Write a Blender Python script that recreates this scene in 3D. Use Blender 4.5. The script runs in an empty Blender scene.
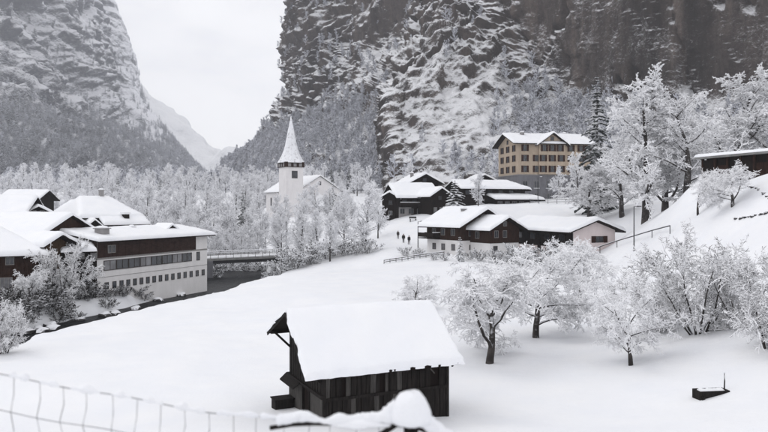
import bpy, bmesh, math, random
import numpy as np
from mathutils import Vector, Matrix

# ------------------------------------------------------------------ camera, sky, sun, exposure
SC = bpy.context.scene
COL = SC.collection
ZC = 12.0            # eye height above the datum
HOR = 206.0          # row of the horizon in the 768 x 432 photograph
FPX = 720.0          # focal length in those pixels

cam_data = bpy.data.cameras.new('camera')
cam = bpy.data.objects.new('camera', cam_data)
COL.objects.link(cam)
SC.camera = cam
cam.location = (0, 0, ZC)
cam.rotation_euler = (math.radians(90), 0, 0)
cam_data.sensor_width = 36
cam_data.lens = FPX / 768 * 36
cam_data.shift_y = -(216 - HOR) / 768
cam_data.clip_start = 0.1
cam_data.clip_end = 30000
cam_data.dof.use_dof = True
cam_data.dof.focus_distance = 60
cam_data.dof.aperture_fstop = 1.8

SUN_EL, SUN_AZ = 48, -60      # degrees; azimuth from +Y (into the picture), negative = left
world = bpy.data.worlds.new('World')
SC.world = world
world.use_nodes = True
wn = world.node_tree.nodes
wl = world.node_tree.links
for n in list(wn):
    wn.remove(n)
w_out = wn.new('ShaderNodeOutputWorld')
w_bg = wn.new('ShaderNodeBackground')
w_sky = wn.new('ShaderNodeTexSky')
w_sky.sky_type = 'NISHITA'
w_sky.sun_disc = False
w_sky.sun_elevation = math.radians(SUN_EL)
w_sky.sun_rotation = math.radians(SUN_AZ)
w_tc = wn.new('ShaderNodeTexCoord')
w_map = wn.new('ShaderNodeMapping')
w_map.inputs['Scale'].default_value = (1.0, 1.0, 2.6)
w_no = wn.new('ShaderNodeTexNoise')
w_no.inputs['Scale'].default_value = 2.6
w_no.inputs['Detail'].default_value = 6
w_no.inputs['Roughness'].default_value = 0.55
w_cr = wn.new('ShaderNodeValToRGB')
w_cr.color_ramp.elements[0].position = 0.36
w_cr.color_ramp.elements[0].color = (9.3, 9.25, 9.6, 1)
w_cr.color_ramp.elements[1].position = 0.55
w_cr.color_ramp.elements[1].color = (11.6, 11.5, 11.6, 1)
w_mix = wn.new('ShaderNodeMixRGB')
w_mix.inputs['Fac'].default_value = 0.93      # an almost closed cloud cover
wl.new(w_tc.outputs['Generated'], w_map.inputs['Vector'])
wl.new(w_map.outputs['Vector'], w_no.inputs['Vector'])
wl.new(w_no.outputs['Fac'], w_cr.inputs['Fac'])
wl.new(w_sky.outputs['Color'], w_mix.inputs['Color1'])
wl.new(w_cr.outputs['Color'], w_mix.inputs['Color2'])
wl.new(w_mix.outputs['Color'], w_bg.inputs['Color'])
w_bg.inputs['Strength'].default_value = 0.1
wl.new(w_bg.outputs['Background'], w_out.inputs['Surface'])

sun_data = bpy.data.lights.new('sun', 'SUN')
sun_data.energy = 0.6
sun_data.angle = math.radians(25)
sun_data.color = (1.0, 0.98, 0.95)
sun = bpy.data.objects.new('sun', sun_data)
COL.objects.link(sun)
_az, _el = math.radians(SUN_AZ), math.radians(SUN_EL)
_to_sun = Vector((math.sin(_az) * math.cos(_el), math.cos(_az) * math.cos(_el), math.sin(_el)))
sun.rotation_euler = _to_sun.to_track_quat('Z', 'Y').to_euler()

SC.view_settings.view_transform = 'Standard'
SC.view_settings.look = 'None'
SC.view_settings.exposure = 0.0
SC.view_settings.gamma = 1
SC.view_settings.use_curve_mapping = False
SC.render.engine = 'CYCLES'
SC.cycles.max_bounces = 8
SC.cycles.diffuse_bounces = 3
SC.cycles.volume_bounces = 4
SC.cycles.transparent_max_bounces = 8
SC.cycles.use_denoising = True

# ------------------------------------------------------------------ small helpers
R = math.radians


def P(px, py, D):
    return Vector(((px - 384) / FPX * D, D, ZC - (py - HOR) / FPX * D))


def XY(px, D):
    return ((px - 384) / FPX * D, D)


def tag(o, label=None, cat=None, group=None, kind=None):
    if label: o['label'] = label
    if cat: o['category'] = cat
    if group: o['group'] = group
    if kind: o['kind'] = kind
    return o


def empty(name, loc=(0, 0, 0), rz=0.0):
    o = bpy.data.objects.new(name, None)
    COL.objects.link(o)
    o.location = loc
    o.rotation_euler = (0, 0, rz)
    o.empty_display_size = 0.3
    return o


def link(name, me, parent=None, loc=None, rot=None):
    o = bpy.data.objects.new(name, me)
    COL.objects.link(o)
    if parent is not None: o.parent = parent
    if loc is not None: o.location = loc
    if rot is not None: o.rotation_euler = rot
    return o


def copy_tree(o, parent=None):
    c = o.copy()
    COL.objects.link(c)
    if parent is not None:
        c.parent = parent
    for ch in list(o.children):
        copy_tree(ch, c)
    return c


class MB:
    """collects faces for one mesh"""
    def __init__(s):
        s.v, s.f = [], []

    def face(s, pts):
        n = len(s.v)
        s.v += [tuple(p) for p in pts]
        s.f.append(tuple(range(n, n + len(pts))))
        return s

    def box(s, x0, x1, y0, y1, z0, z1):
        n = len(s.v)
        s.v += [(x0, y0, z0), (x1, y0, z0), (x1, y1, z0), (x0, y1, z0),
                (x0, y0, z1), (x1, y0, z1), (x1, y1, z1), (x0, y1, z1)]
        for q in ((0, 3, 2, 1), (4, 5, 6, 7), (0, 1, 5, 4), (1, 2, 6, 5), (2, 3, 7, 6), (3, 0, 4, 7)):
            s.f.append(tuple(n + i for i in q))
        return s

    def hexa(s, c):
        n = len(s.v)
        s.v += [tuple(p) for p in c]
        for q in ((0, 3, 2, 1), (4, 5, 6, 7), (0, 1, 5, 4), (1, 2, 6, 5), (2, 3, 7, 6), (3, 0, 4, 7)):
            s.f.append(tuple(n + i for i in q))
        return s

    def beam(s, a, b, w, h):
        a, b = Vector(a), Vector(b)
        d = (b - a).normalized()
        sd = d.cross(Vector((0, 0, 1)))
        sd = sd.normalized() if sd.length > 1e-4 else Vector((1, 0, 0))
        u = sd.cross(d)
        o = [(-w / 2, -h / 2), (w / 2, -h / 2), (w / 2, h / 2), (-w / 2, h / 2)]
        n = len(s.v)
        for p in (a, b):
            s.v += [tuple(p + sd * i + u * j) for i, j in o]
        for q in ((0, 1, 2, 3), (7, 6, 5, 4), (0, 4, 5, 1), (1, 5, 6, 2), (2, 6, 7, 3), (3, 7, 4, 0)):
            s.f.append(tuple(n + i for i in q))
        return s

    def tube(s, pts, r, n=6, cap=True):
        pts = [Vector(p) for p in pts]
        rr = r if isinstance(r, (list, tuple)) else [r] * len(pts)
        base = len(s.v)
        for i, p in enumerate(pts):
            d = (pts[min(i + 1, len(pts) - 1)] - pts[max(i - 1, 0)]).normalized()
            sd = d.cross(Vector((0, 0, 1)))
            sd = sd.normalized() if sd.length > 1e-3 else Vector((1, 0, 0))
            u = sd.cross(d)
            for k in range(n):
                a = 2 * math.pi * k / n
                s.v.append(tuple(p + (sd * math.cos(a) + u * math.sin(a)) * rr[i]))
        for i in range(len(pts) - 1):
            for k in range(n):
                k2 = (k + 1) % n
                s.f.append((base + i * n + k, base + i * n + k2, base + (i + 1) * n + k2, base + (i + 1) * n + k))
        if cap:
            s.f.append(tuple(base + k for k in range(n))[::-1])
            m = base + (len(pts) - 1) * n
            s.f.append(tuple(m + k for k in range(n)))
        return s

    def extrude(s, poly, d):
        """poly: list of 3d points, d: offset vector"""
        d = Vector(d)
        a = [Vector(p) for p in poly]
        b = [p + d for p in a]
        s.face(a[::-1]); s.face(b)
        for i in range(len(a)):
            j = (i + 1) % len(a)
            s.face([a[i], a[j], b[j], b[i]])
        return s

    def mesh(s, name, mat, smooth=False, merge=True, recalc=True):
        me = bpy.data.meshes.new(name)
        me.from_pydata(s.v, [], s.f)
        if merge or recalc:
            bm = bmesh.new(); bm.from_mesh(me)
            if merge: bmesh.ops.remove_doubles(bm, verts=bm.verts, dist=1e-4)
            if recalc: bmesh.ops.recalc_face_normals(bm, faces=bm.faces)
            bm.to_mesh(me); bm.free()
        me.materials.append(mat)
        if smooth: me.polygons.foreach_set('use_smooth', [True] * len(me.polygons))
        me.update()
        return me

    def build(s, name, mat, parent=None, smooth=False, loc=None, rot=None):
        return link(name, s.mesh(name, mat, smooth), parent, loc, rot)


def np_mesh(name, V, F, mat, smooth=True):
    """V (n,3) float, F (m,k) int"""
    me = bpy.data.meshes.new(name)
    V = np.ascontiguousarray(V, dtype=np.float32)
    F = np.ascontiguousarray(F, dtype=np.int32)
    m, k = F.shape
    me.vertices.add(len(V)); me.vertices.foreach_set('co', V.ravel())
    me.loops.add(m * k); me.loops.foreach_set('vertex_index', F.ravel())
    me.polygons.add(m)
    me.polygons.foreach_set('loop_start', np.arange(0, m * k, k, dtype=np.int32))
    me.polygons.foreach_set('loop_total', np.full(m, k, dtype=np.int32))
    me.polygons.foreach_set('use_smooth', np.full(m, smooth, dtype=bool))
    me.update(calc_edges=True)
    me.validate()
    me.materials.append(mat)
    return me


def grid_faces(nu, nv):
    i, j = np.meshgrid(np.arange(nu - 1), np.arange(nv - 1), indexing='ij')
    a = (i * nv + j).ravel()
    return np.stack([a, a + nv, a + nv + 1, a + 1], 1)


# ------------------------------------------------------------------ noise
_rng = np.random.RandomState(7)
_perm = np.concatenate([_rng.permutation(256)] * 3)
_g = _rng.normal(size=(256, 3)); _g /= np.linalg.norm(_g, axis=1)[:, None]


def pnoise(x, y, z):
    x, y, z = np.broadcast_arrays(np.asarray(x, float), np.asarray(y, float), np.asarray(z, float))
    xi, yi, zi = np.floor(x).astype(int), np.floor(y).astype(int), np.floor(z).astype(int)
    xf, yf, zf = x - xi, y - yi, z - zi
    xi &= 255; yi &= 255; zi &= 255
    f = lambda t: t * t * t * (t * (t * 6 - 15) + 10)
    u, v, w = f(xf), f(yf), f(zf)

    def g(a, b, c):
        h = _perm[_perm[_perm[(xi + a) & 255] + ((yi + b) & 255)] + ((zi + c) & 255)] & 255
        q = _g[h]
        return q[..., 0] * (xf - a) + q[..., 1] * (yf - b) + q[..., 2] * (zf - c)
    l = lambda t, a, b: a + t * (b - a)
    return 1.6 * l(w, l(v, l(u, g(0, 0, 0), g(1, 0, 0)), l(u, g(0, 1, 0), g(1, 1, 0))),
                   l(v, l(u, g(0, 0, 1), g(1, 0, 1)), l(u, g(0, 1, 1), g(1, 1, 1))))


def fbm(x, y, z, o=4, lac=2.03, gain=0.5):
    s, a = 0, 1
    for k in range(o):
        s = s + a * pnoise(x + 17.3 * k, y - 9.1 * k, z + 5.7 * k)
        x, y, z, a = x * lac, y * lac, z * lac, a * gain
    return s


def ridged(x, y, z, o=4):
    s, a = 0, 1
    for k in range(o):
        s = s + a * (1 - 2 * np.abs(pnoise(x + 31.3 * k, y - 11.1 * k, z + 3.7 * k)))
        x, y, z, a = x * 2.1, y * 2.1, z * 2.1, a * 0.5
    return s


def smooth01(t):
    t = np.clip(t, 0, 1)
    return t * t * (3 - 2 * t)


# ------------------------------------------------------------------ materials
class NT:
    def __init__(s, name):
        s.m = bpy.data.materials.new(name)
        s.m.use_nodes = True
        s.t = s.m.node_tree
        s.b = s.t.nodes['Principled BSDF']
        s.b.inputs['Specular IOR Level'].default_value = 0.25

    def n(s, typ, **kw):
        o = s.t.nodes.new(typ)
        for k, v in kw.items():
            if hasattr(o, k) and k not in o.inputs: setattr(o, k, v)
            else: o.inputs[k].default_value = v
        return o

    def l(s, a, b):
        s.t.links.new(a, b)

    def coords(s, scale=(1, 1, 1), kind='Object'):
        if kind == 'World':
            src = s.n('ShaderNodeNewGeometry').outputs['Position']
        else:
            src = s.n('ShaderNodeTexCoord').outputs[kind]
        mp = s.n('ShaderNodeMapping')
        mp.inputs['Scale'].default_value = scale
        s.l(src, mp.inputs['Vector'])
        return mp.outputs['Vector']

    def noise(s, vec, scale, detail=4, rough=0.55):
        o = s.n('ShaderNodeTexNoise')
        o.inputs['Scale'].default_value = scale
        o.inputs['Detail'].default_value = detail
        o.inputs['Roughness'].default_value = rough
        s.l(vec, o.inputs['Vector'])
        return o.outputs['Fac']

    def ramp(s, fac, stops):
        o = s.n('ShaderNodeValToRGB')
        e = o.color_ramp.elements
        while len(e) < len(stops): e.new(0.5)
        for q, (p, c) in zip(e, stops):
            q.position = p
            q.color = c if len(c) == 4 else (*c, 1)
        s.l(fac, o.inputs['Fac'])
        return o.outputs['Color']

    def mix(s, fac, a, b, mode='MIX'):
        o = s.n('ShaderNodeMixRGB', blend_type=mode)
        for i, q in zip(('Fac', 'Color1', 'Color2'), (fac, a, b)):
            if isinstance(q, (int, float)): o.inputs[i].default_value = q
            elif isinstance(q, tuple): o.inputs[i].default_value = q if len(q) == 4 else (*q, 1)
            else: s.l(q, o.inputs[i])
        return o.outputs['Color']

    def math(s, op, a, b=0.0, c=0.0, clamp=False):
        o = s.n('ShaderNodeMath', operation=op, use_clamp=clamp)
        for i, q in enumerate((a, b, c)):
            if isinstance(q, (int, float)): o.inputs[i].default_value = q
            else: s.l(q, o.inputs[i])
        return o.outputs[0]

    def mapr(s, v, a, b, c=0.0, d=1.0):
        o = s.n('ShaderNodeMapRange')
        o.interpolation_type = 'SMOOTHSTEP'
        s.l(v, o.inputs[0])
        for i, q in enumerate((a, b, c, d)): o.inputs[i + 1].default_value = q
        return o.outputs[0]

    def normal_z(s):
        g = s.n('ShaderNodeNewGeometry')
        x = s.n('ShaderNodeSeparateXYZ')
        s.l(g.outputs['Normal'], x.inputs[0])
        return x.outputs['Z']

    def bump(s, h, strength, dist=0.05):
        o = s.n('ShaderNodeBump')
        o.inputs['Strength'].default_value = strength
        o.inputs['Distance'].default_value = dist
        s.l(h, o.inputs['Height'])
        s.l(o.outputs['Normal'], s.b.inputs['Normal'])

    def out(s, col, rough=0.8):
        if isinstance(col, tuple): s.b.inputs['Base Color'].default_value = (*col, 1) if len(col) == 3 else col
        else: s.l(col, s.b.inputs['Base Color'])
        if isinstance(rough, (int, float)): s.b.inputs['Roughness'].default_value = rough
        else: s.l(rough, s.b.inputs['Roughness'])
        return s.m


SNOW = (0.86, 0.87, 0.90)


def m_snow(name='snow', scale=1.0, strength=0.25):
    t = NT(name)
    v = t.coords(kind='World')
    a = t.noise(v, 0.35 * scale, 5)
    b = t.noise(v, 9 * scale, 4, 0.6)
    c = t.ramp(a, [(0.3, (0.835, 0.85, 0.885)), (0.7, (0.885, 0.89, 0.905))])
    t.bump(t.math('ADD', t.math('MULTIPLY', a, 2.5), t.math('MULTIPLY', b, 0.35)), strength, 0.12)
    return t.out(c, 0.55)


def m_wood(name, c0, c1, grain=(1, 1, 0.08), scale=9, snow=0.0):
    t = NT(name)
    v = t.coords(grain)
    a = t.noise(v, scale, 6, 0.65)
    b = t.noise(t.coords(), 0.7, 3)
    c = t.ramp(a, [(0.3, c0), (0.7, c1)])
    c = t.mix(t.math('MULTIPLY', b, 0.55), c, tuple(x * 0.35 for x in c0))
    if snow:
        nz = t.normal_z()
        f = t.mapr(t.math('ADD', nz, t.math('MULTIPLY', t.noise(t.coords(), 3, 3), 0.5)), 0.95 - snow, 1.15 - snow)
        c = t.mix(f, c, SNOW)
    t.b.inputs['Specular IOR Level'].default_value = 0.08
    t.bump(a, 0.4, 0.02)
    return t.out(c, 0.85)


def m_plaster(name, c0, amount=0.25):
    t = NT(name)
    a = t.noise(t.coords((1, 1, 0.35)), 0.9, 6, 0.6)
    b = t.noise(t.coords(), 14, 3)
    c = t.ramp(a, [(0.25, tuple(x * (1 - amount) for x in c0)), (0.65, c0)])
    t.bump(b, 0.2, 0.01)
    return t.out(c, 0.9)


def m_plain(name, c, rough=0.7, metal=0.0):
    t = NT(name)
    a = t.noise(t.coords(), 6, 4)
    col = t.ramp(a, [(0.3, tuple(x * 0.8 for x in c)), (0.7, c)])
    t.b.inputs['Metallic'].default_value = metal
    return t.out(col, rough)


def m_glass(name, c=(0.02, 0.023, 0.028)):
    t = NT(name)
    t.b.inputs['Specular IOR Level'].default_value = 0.6
    a = t.noise(t.coords(kind='World'), 0.5, 2)
    return t.out(t.ramp(a, [(0.35, c), (0.7, tuple(x * 2.6 for x in c))]), 0.12)


def m_snowy(name, dark, dark2, lo=0.0, hi=0.25, noise_amp=0.5, nscale=2.5, tint=SNOW):
    """a dark stem or needle surface that carries snow on whatever faces up"""
    t = NT(name)
    nz = t.normal_z()
    v = t.coords(kind='World')
    a = t.noise(v, nscale, 3, 0.6)
    f = t.mapr(t.math('ADD', nz, t.math('MULTIPLY', t.math('SUBTRACT', a, 0.5), noise_amp)), lo, hi)
    d = t.ramp(t.noise(v, 1.3, 2), [(0.35, dark), (0.65, dark2)])
    return t.out(t.mix(f, d, tint), 0.75)


M = {}
M['snow'] = m_snow(strength=0.45)
M['roof_snow'] = m_snow('roof_snow', 1.5, 0.3)
M['snow_clump'] = m_snow('snow_clump', 4, 0.3)
M['dark_wood'] = m_wood('dark_wood', (0.008, 0.006, 0.006), (0.026, 0.018, 0.015))
M['barn_wood'] = m_wood('barn_wood', (0.009, 0.008, 0.008), (0.04, 0.035, 0.032), (6, 6, 0.5), 2.5)
M['barn_grey'] = m_wood('barn_grey', (0.04, 0.038, 0.036), (0.13, 0.122, 0.115), (6, 6, 0.5), 2.0)
M['brown_wood'] = m_wood('brown_wood', (0.017, 0.009, 0.007), (0.06, 0.031, 0.022), (1, 1, 0.15), 6)
M['red_clad'] = m_wood('red_clad', (0.022, 0.012, 0.010), (0.068, 0.040, 0.033), (0.4, 0.4, 1), 3)
M['tan_wood'] = m_wood('tan_wood', (0.05, 0.03, 0.018), (0.12, 0.075, 0.045), (1, 1, 0.2), 5)
M['white'] = m_plaster('white_plaster', (0.78, 0.765, 0.76), 0.12)
M['pink'] = m_plaster('pink_plaster', (0.78, 0.69, 0.68), 0.10)
M['church'] = m_plaster('church_plaster', (0.82, 0.80, 0.80), 0.10)
M['ochre'] = m_plaster('ochre_plaster', (0.43, 0.35, 0.27), 0.22)
M['stone'] = m_plaster('grey_stone', (0.17, 0.17, 0.185), 0.4)
M['grey'] = m_plaster('grey_plaster', (0.30, 0.29, 0.29), 0.3)
M['concrete'] = m_plaster('concrete', (0.25, 0.25, 0.245), 0.35)
M['glass'] = m_glass('window_glass')
M['pale_glass'] = m_glass('curtained_glass', (0.09, 0.09, 0.095))
M['frame_white'] = m_plain('white_frame', (0.27, 0.26, 0.25))
M['frame_dark'] = m_plain('dark_frame', (0.035, 0.026, 0.022))
M['shutter'] = m_wood('shutter_wood', (0.03, 0.014, 0.011), (0.075, 0.035, 0.027), (1, 1, 3), 5)
M['metal'] = m_plain('dark_metal', (0.05, 0.05, 0.055), 0.5, 0.6)
M['wire'] = m_plain('fence_wire', (0.30, 0.30, 0.31), 0.6, 0.2)
M['bark'] = m_snowy('bark', (0.02, 0.017, 0.016), (0.06, 0.052, 0.048), 0.15, 0.50, 0.7, 3)
M['twig'] = m_snowy('snowy_twigs', (0.035, 0.031, 0.032), (0.075, 0.068, 0.068), -1.35, -0.6, 1.9, 2.6, (0.92, 0.922, 0.94))
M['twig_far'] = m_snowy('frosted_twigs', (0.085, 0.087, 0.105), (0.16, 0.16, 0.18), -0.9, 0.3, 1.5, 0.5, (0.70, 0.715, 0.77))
M['twig_wood'] = m_snowy('wood_twigs', (0.07, 0.067, 0.07), (0.14, 0.135, 0.14), -1.35, -0.5, 1.9, 0.8, (0.91, 0.915, 0.94))
M['needle'] = m_snowy('snowy_needles', (0.012, 0.02, 0.016), (0.03, 0.042, 0.032), 0.10, 0.50, 1.0, 2.0)
M['needle_dark'] = m_snowy('dark_needles', (0.010, 0.015, 0.014), (0.024, 0.032, 0.028), 0.62, 0.95, 0.8, 0.8)
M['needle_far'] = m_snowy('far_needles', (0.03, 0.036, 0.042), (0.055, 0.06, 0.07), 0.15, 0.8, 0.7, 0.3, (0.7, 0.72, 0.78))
M['shrub_dark'] = m_snowy('shrub_twigs', (0.014, 0.013, 0.013), (0.045, 0.038, 0.034), 0.0, 0.5, 1.3, 2.0)
M['shrub_river'] = m_snowy('riverside_twigs', (0.010, 0.009, 0.009), (0.032, 0.027, 0.024), 0.42, 0.85, 1.0, 1.6)
M['twig_shrub'] = m_snowy('shrubby_snow_twigs', (0.03, 0.026, 0.027), (0.07, 0.062, 0.062), -0.95, -0.15, 1.9, 2.4, (0.92, 0.922, 0.94))

# ------------------------------------------------------------------ terrain
_ctl = []
for px, py, D in [
    (300, 432, 29.5), (323, 417, 31), (385, 417.5, 32.2), (449, 415, 34), (560, 424, 32), (640, 410, 33.5), (150, 402, 38), (0, 372, 43.5), (90, 330, 61), (200, 298, 86),
    (290, 275, 113), (400, 264, 121), (300, 320, 66), (400, 300, 75), (489, 364, 45.6), (536, 339, 52), (415, 308, 68),
    (631, 367, 40), (711, 394, 34), (768, 426, 27.5), (560, 300, 72), (480, 268, 105), (550, 259, 112), (592, 260, 110),
    (620, 262, 100), (640, 270, 80), (660, 300, 60), (700, 330, 46), (768, 330, 40), (768, 280, 52), (700, 260, 70),
    (768, 230, 64), (768, 186, 74), (700, 215, 82), (627, 210, 142), (655, 236, 98), (606, 254, 110), (670, 234, 88), (640, 226, 118), (685, 196, 106), (739, 184, 84), (620, 250, 123), (600, 214, 150),
    (560, 204, 168), (480, 206, 166), (530, 200, 205), (400, 217, 165), (430, 213, 166), (398, 247, 137), (385, 256, 130),
    (440, 252, 128), (500, 253, 126), (205, 262, 152), (300, 262, 152), (330, 247, 178), (300, 213, 240), (250, 226, 230),
    (200, 232, 250), (0, 302, 90), (97, 297, 99), (207, 281, 122), (-150, 302, 95), (60, 258, 150),
    (-60, 258, 150), (160, 250, 165), (690, 185, 97), (768, 180, 90), (350, 268, 128), (630, 330, 52), (600, 300, 68)]:
    p = P(px, py, D)
    _ctl.append((p.x, p.y, p.z))
for x, y, z in [(0, 0, -2.0), (-6, 0, -2.1), (6, 0, -1.8), (0, 4.6, -2.35), (-6, 4.6, -2.3), (6, 4.6, -2.2), (0, -20, -1.5),
                (0, 14, -6.4), (-12, 14, -6.8), (10, 14, -5.9), (0, 23, -9.1), (-15, 23, -9.5), (14, 22, -8.2),
                (-30, -20, -6), (30, -20, 1), (35, 12, -3), (50, 30, -1), (-35, 20, -10.6), (-70, 0, -11.5), (-110, 60, -12),
                (-300, 100, -8), (-300, 300, -6), (-200, 600, 12), (-200, 420, 9), (-110, 420, 8), (0, 420, 8), (0, 600, 14), (-150, 330, 1), (-60, 330, 1), (130, 300, 14), (300, 300, 60),
                (90, 200, 6), (110, 110, 7), (140, 60, 9), (300, 0, 40), (-300, -30, -6), (-60, 45, -12), (-58, 70, -12.2)]:
    _ctl.append((x, y, z + ZC))
_ctl = np.array(_ctl)


def _tps(r2):
    return 0.5 * r2 * np.log(np.maximum(r2, 1e-9))


def _solve():
    S = 100.0
    X = _ctl[:, :2] / S
    n = len(X)
    K = _tps(((X[:, None] - X[None]) ** 2).sum(-1)) + np.eye(n) * 4e-4
    A = np.zeros((n + 3, n + 3))
    A[:n, :n] = K; A[:n, n] = 1; A[:n, n + 1:] = X; A[n, :n] = 1; A[n + 1:, :n] = X.T
    return np.linalg.solve(A, np.concatenate([_ctl[:, 2], np.zeros(3)])), X, S


_w, _X, _S = _solve()
RIVER = np.array([(-38, -40), (-36, 15), (-35.4, 43), (-37.5, 60), (-35, 78), (-30.4, 95), (-27.6, 110), (-26.6, 124), (-28.5, 138),
                  (-32, 152), (-36.6, 175), (-48, 215), (-70, 280), (-90, 380)], float)
RIVER_Z = ZC - 14.4


def river_dist(x, y):
    d = np.full(np.shape(x), 1e9)
    for (ax, ay), (bx, by) in zip(RIVER[:-1], RIVER[1:]):
        t = np.clip(((x - ax) * (bx - ax) + (y - ay) * (by - ay)) / ((bx - ax) ** 2 + (by - ay) ** 2), 0, 1)
        d = np.minimum(d, np.hypot(x - ax - t * (bx - ax), y - ay - t * (by - ay)))
    return d


def terrain(x, y):
    x = np.atleast_1d(np.asarray(x, float)); y = np.atleast_1d(np.asarray(y, float))
    shp = x.shape
    cx, cy = np.clip(x, -300, 300).ravel() / _S, np.clip(y, -40, 600).ravel() / _S
    z = np.zeros(cx.shape)
    for k in range(0, len(cx), 20000):
        s = slice(k, k + 20000)
        r2 = (cx[s, None] - _X[None, :, 0]) ** 2 + (cy[s, None] - _X[None, :, 1]) ** 2
        n = len(_X)
        z[s] = _tps(r2) @ _w[:n] + _w[n] + _w[n + 1] * cx[s] + _w[n + 2] * cy[s]
    z = z.reshape(shp)
    z = z + 0.18 * fbm(x * 0.09, y * 0.09, 0.3, 3) + 0.07 * fbm(x * 0.35 + y * 0.1, y * 0.16, 3.3, 3)
    d = river_dist(x, y) + 0.5 * fbm(x * 0.25, y * 0.25, 1.7, 3)
    far = smooth01((y - 230) / 80)
    k = smooth01((d - 6.7) / 2.4) * (1 - far) + far
    return (RIVER_Z - 0.9) * (1 - k) + z * k


def gz(x, y):
    return float(terrain(x, y)[0])


def G(px, D):
    """ground point under image column px at distance D"""
    x, y = XY(px, D)
    return Vector((x, y, gz(x, y)))


def GP(px, py, d0=24.0, d1=330.0):
    """first ground point seen through a pixel of the photograph"""
    D = np.arange(d0, d1, 0.4)
    x = (px - 384) / FPX * D
    z = ZC - (py - HOR) / FPX * D
    h = terrain(x, D)
    i = np.argmax(z <= h) if (z <= h).any() else len(D) - 1
    return Vector((x[i], D[i], h[i]))


def _axis(dense0, dense1, step, lo, hi):
    a = list(np.arange(dense0, dense1, step))
    s, v = step, dense0
    left = []
    while v > lo:
        s *= 1.13; v -= s; left.append(v)
    s, v = step, a[-1]
    right = []
    while v < hi:
        s *= 1.13; v += s; right.append(v)
    return np.array(left[::-1] + a + right)


xs = _axis(-62, 66, 0.55, -3900, 3900)
ys = _axis(0, 150, 0.6, -600, 4300)
gx, gy = np.meshgrid(xs, ys, indexing='ij')
gzz = terrain(gx, gy)
ground = link('ground', np_mesh('ground', np.stack([gx.ravel(), gy.ravel(), gzz.ravel()], 1), grid_faces(len(xs), len(ys)), M['snow']))
tag(ground, 'snow covered valley meadow and hillside', None, None, 'structure')

# the river
mt = NT('river_water')
nv = mt.noise(mt.coords((1, 0.45, 1), 'World'), 1.6, 5)
mt.bump(nv, 0.9, 0.3)
mt.b.inputs['Specular IOR Level'].default_value = 0.12
M['water'] = mt.out(mt.ramp(nv, [(0.45, (0.006, 0.007, 0.008)), (0.75, (0.03, 0.033, 0.036))]), 0.45)
rv = []
for k in range(len(RIVER)):
    d = RIVER[min(k + 1, len(RIVER) - 1)] - RIVER[max(k - 1, 0)]
    d = d / np.hypot(*d)
    n = np.array([-d[1], d[0]]) * 10
    for s in (-1, 1):
        rv.append((RIVER[k][0] + n[0] * s, RIVER[k][1] + n[1] * s, RIVER_Z))
rf = [(2 * k, 2 * k + 1, 2 * k + 3, 2 * k + 2) for k in range(len(RIVER) - 2)]
tag(link('river', np_mesh('river', np.array(rv), np.array(rf), M['water'])), 'dark river running below the snowy meadow', None, None, 'structure')

# ------------------------------------------------------------------ mountains


def m_rock(name, rock0, rock1, rock2, snow_lo, snow_hi, tint, sc=1.0, bd=0.9, amp=1.0, nf=0.55):
    t = NT(name)
    v = t.coords(kind='World')
    vs = t.coords((1, 1, 0.16), 'World')
    big = t.noise(vs, 0.028 * sc, 5, 0.6)
    mid = t.noise(vs, 0.12 * sc, 6, 0.65)
    fine = t.noise(v, 0.35 * sc, 6, 0.7)
    c = t.ramp(mid, [(0.28, rock0), (0.52, rock1), (0.78, rock2)])
    c = t.mix(t.mapr(big, 0.50, 0.60), c, t.mix(0.7, c, tuple(x * 0.4 for x in rock0)))
    c = t.mix(t.mapr(fine, 0.35, 0.7, 0.0, 0.5), c, tuple(x * 0.5 for x in rock0))
    # snow settles on whatever faces up, down to the small ledges that only the relief noise knows
    n2 = t.noise(v, 0.30 * sc, 7, 0.62)
    n3 = t.noise(v, 0.045 * sc, 3, 0.6)
    bm_ = t.n('ShaderNodeBump')
    bm_.inputs['Strength'].default_value = 1.0
    bm_.inputs['Distance'].default_value = bd / sc
    t.l(n2, bm_.inputs['Height'])
    sx = t.n('ShaderNodeSeparateXYZ')
    t.l(bm_.outputs['Normal'], sx.inputs[0])
    nz = sx.outputs['Z']
    n4 = t.noise(v, nf, 5, 0.65)
    f = t.math('ADD', nz, t.math('MULTIPLY', t.math('SUBTRACT', n4, 0.5), 0.75 * amp))
    f = t.math('ADD', f, t.math('MULTIPLY', t.math('SUBTRACT', n3, 0.5), 0.6 * amp))
    f = t.mapr(f, snow_lo, snow_hi)
    c = t.mix(f, c, tint)
    t.bump(t.math('ADD', mid, t.math('MULTIPLY', fine, 0.6)), 1.0, 3.0 / sc)
    return t.out(c, 0.9)


M['cliff'] = m_rock('cliff_rock', (0.04, 0.033, 0.031), (0.09, 0.073, 0.066), (0.20, 0.158, 0.132), 0.40, 0.48, (0.88, 0.885, 0.91))
M['mountain'] = m_rock('hazed_mountain_rock', (0.07, 0.075, 0.095), (0.12, 0.125, 0.145), (0.18, 0.18, 0.20), -0.04, 0.09, (0.90, 0.905, 0.94), 0.42, 2.5, 1.0, 0.13)  # rock lightened and blued: part of the haze is in its colour
M['far_mountain'] = m_rock('hazed_far_mountain_rock', (0.42, 0.425, 0.44), (0.5, 0.505, 0.52), (0.58, 0.58, 0.59), -0.15, 0.45, (0.90, 0.905, 0.915), 0.15)  # rock almost white: the veil of cloud and haze is painted in


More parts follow.
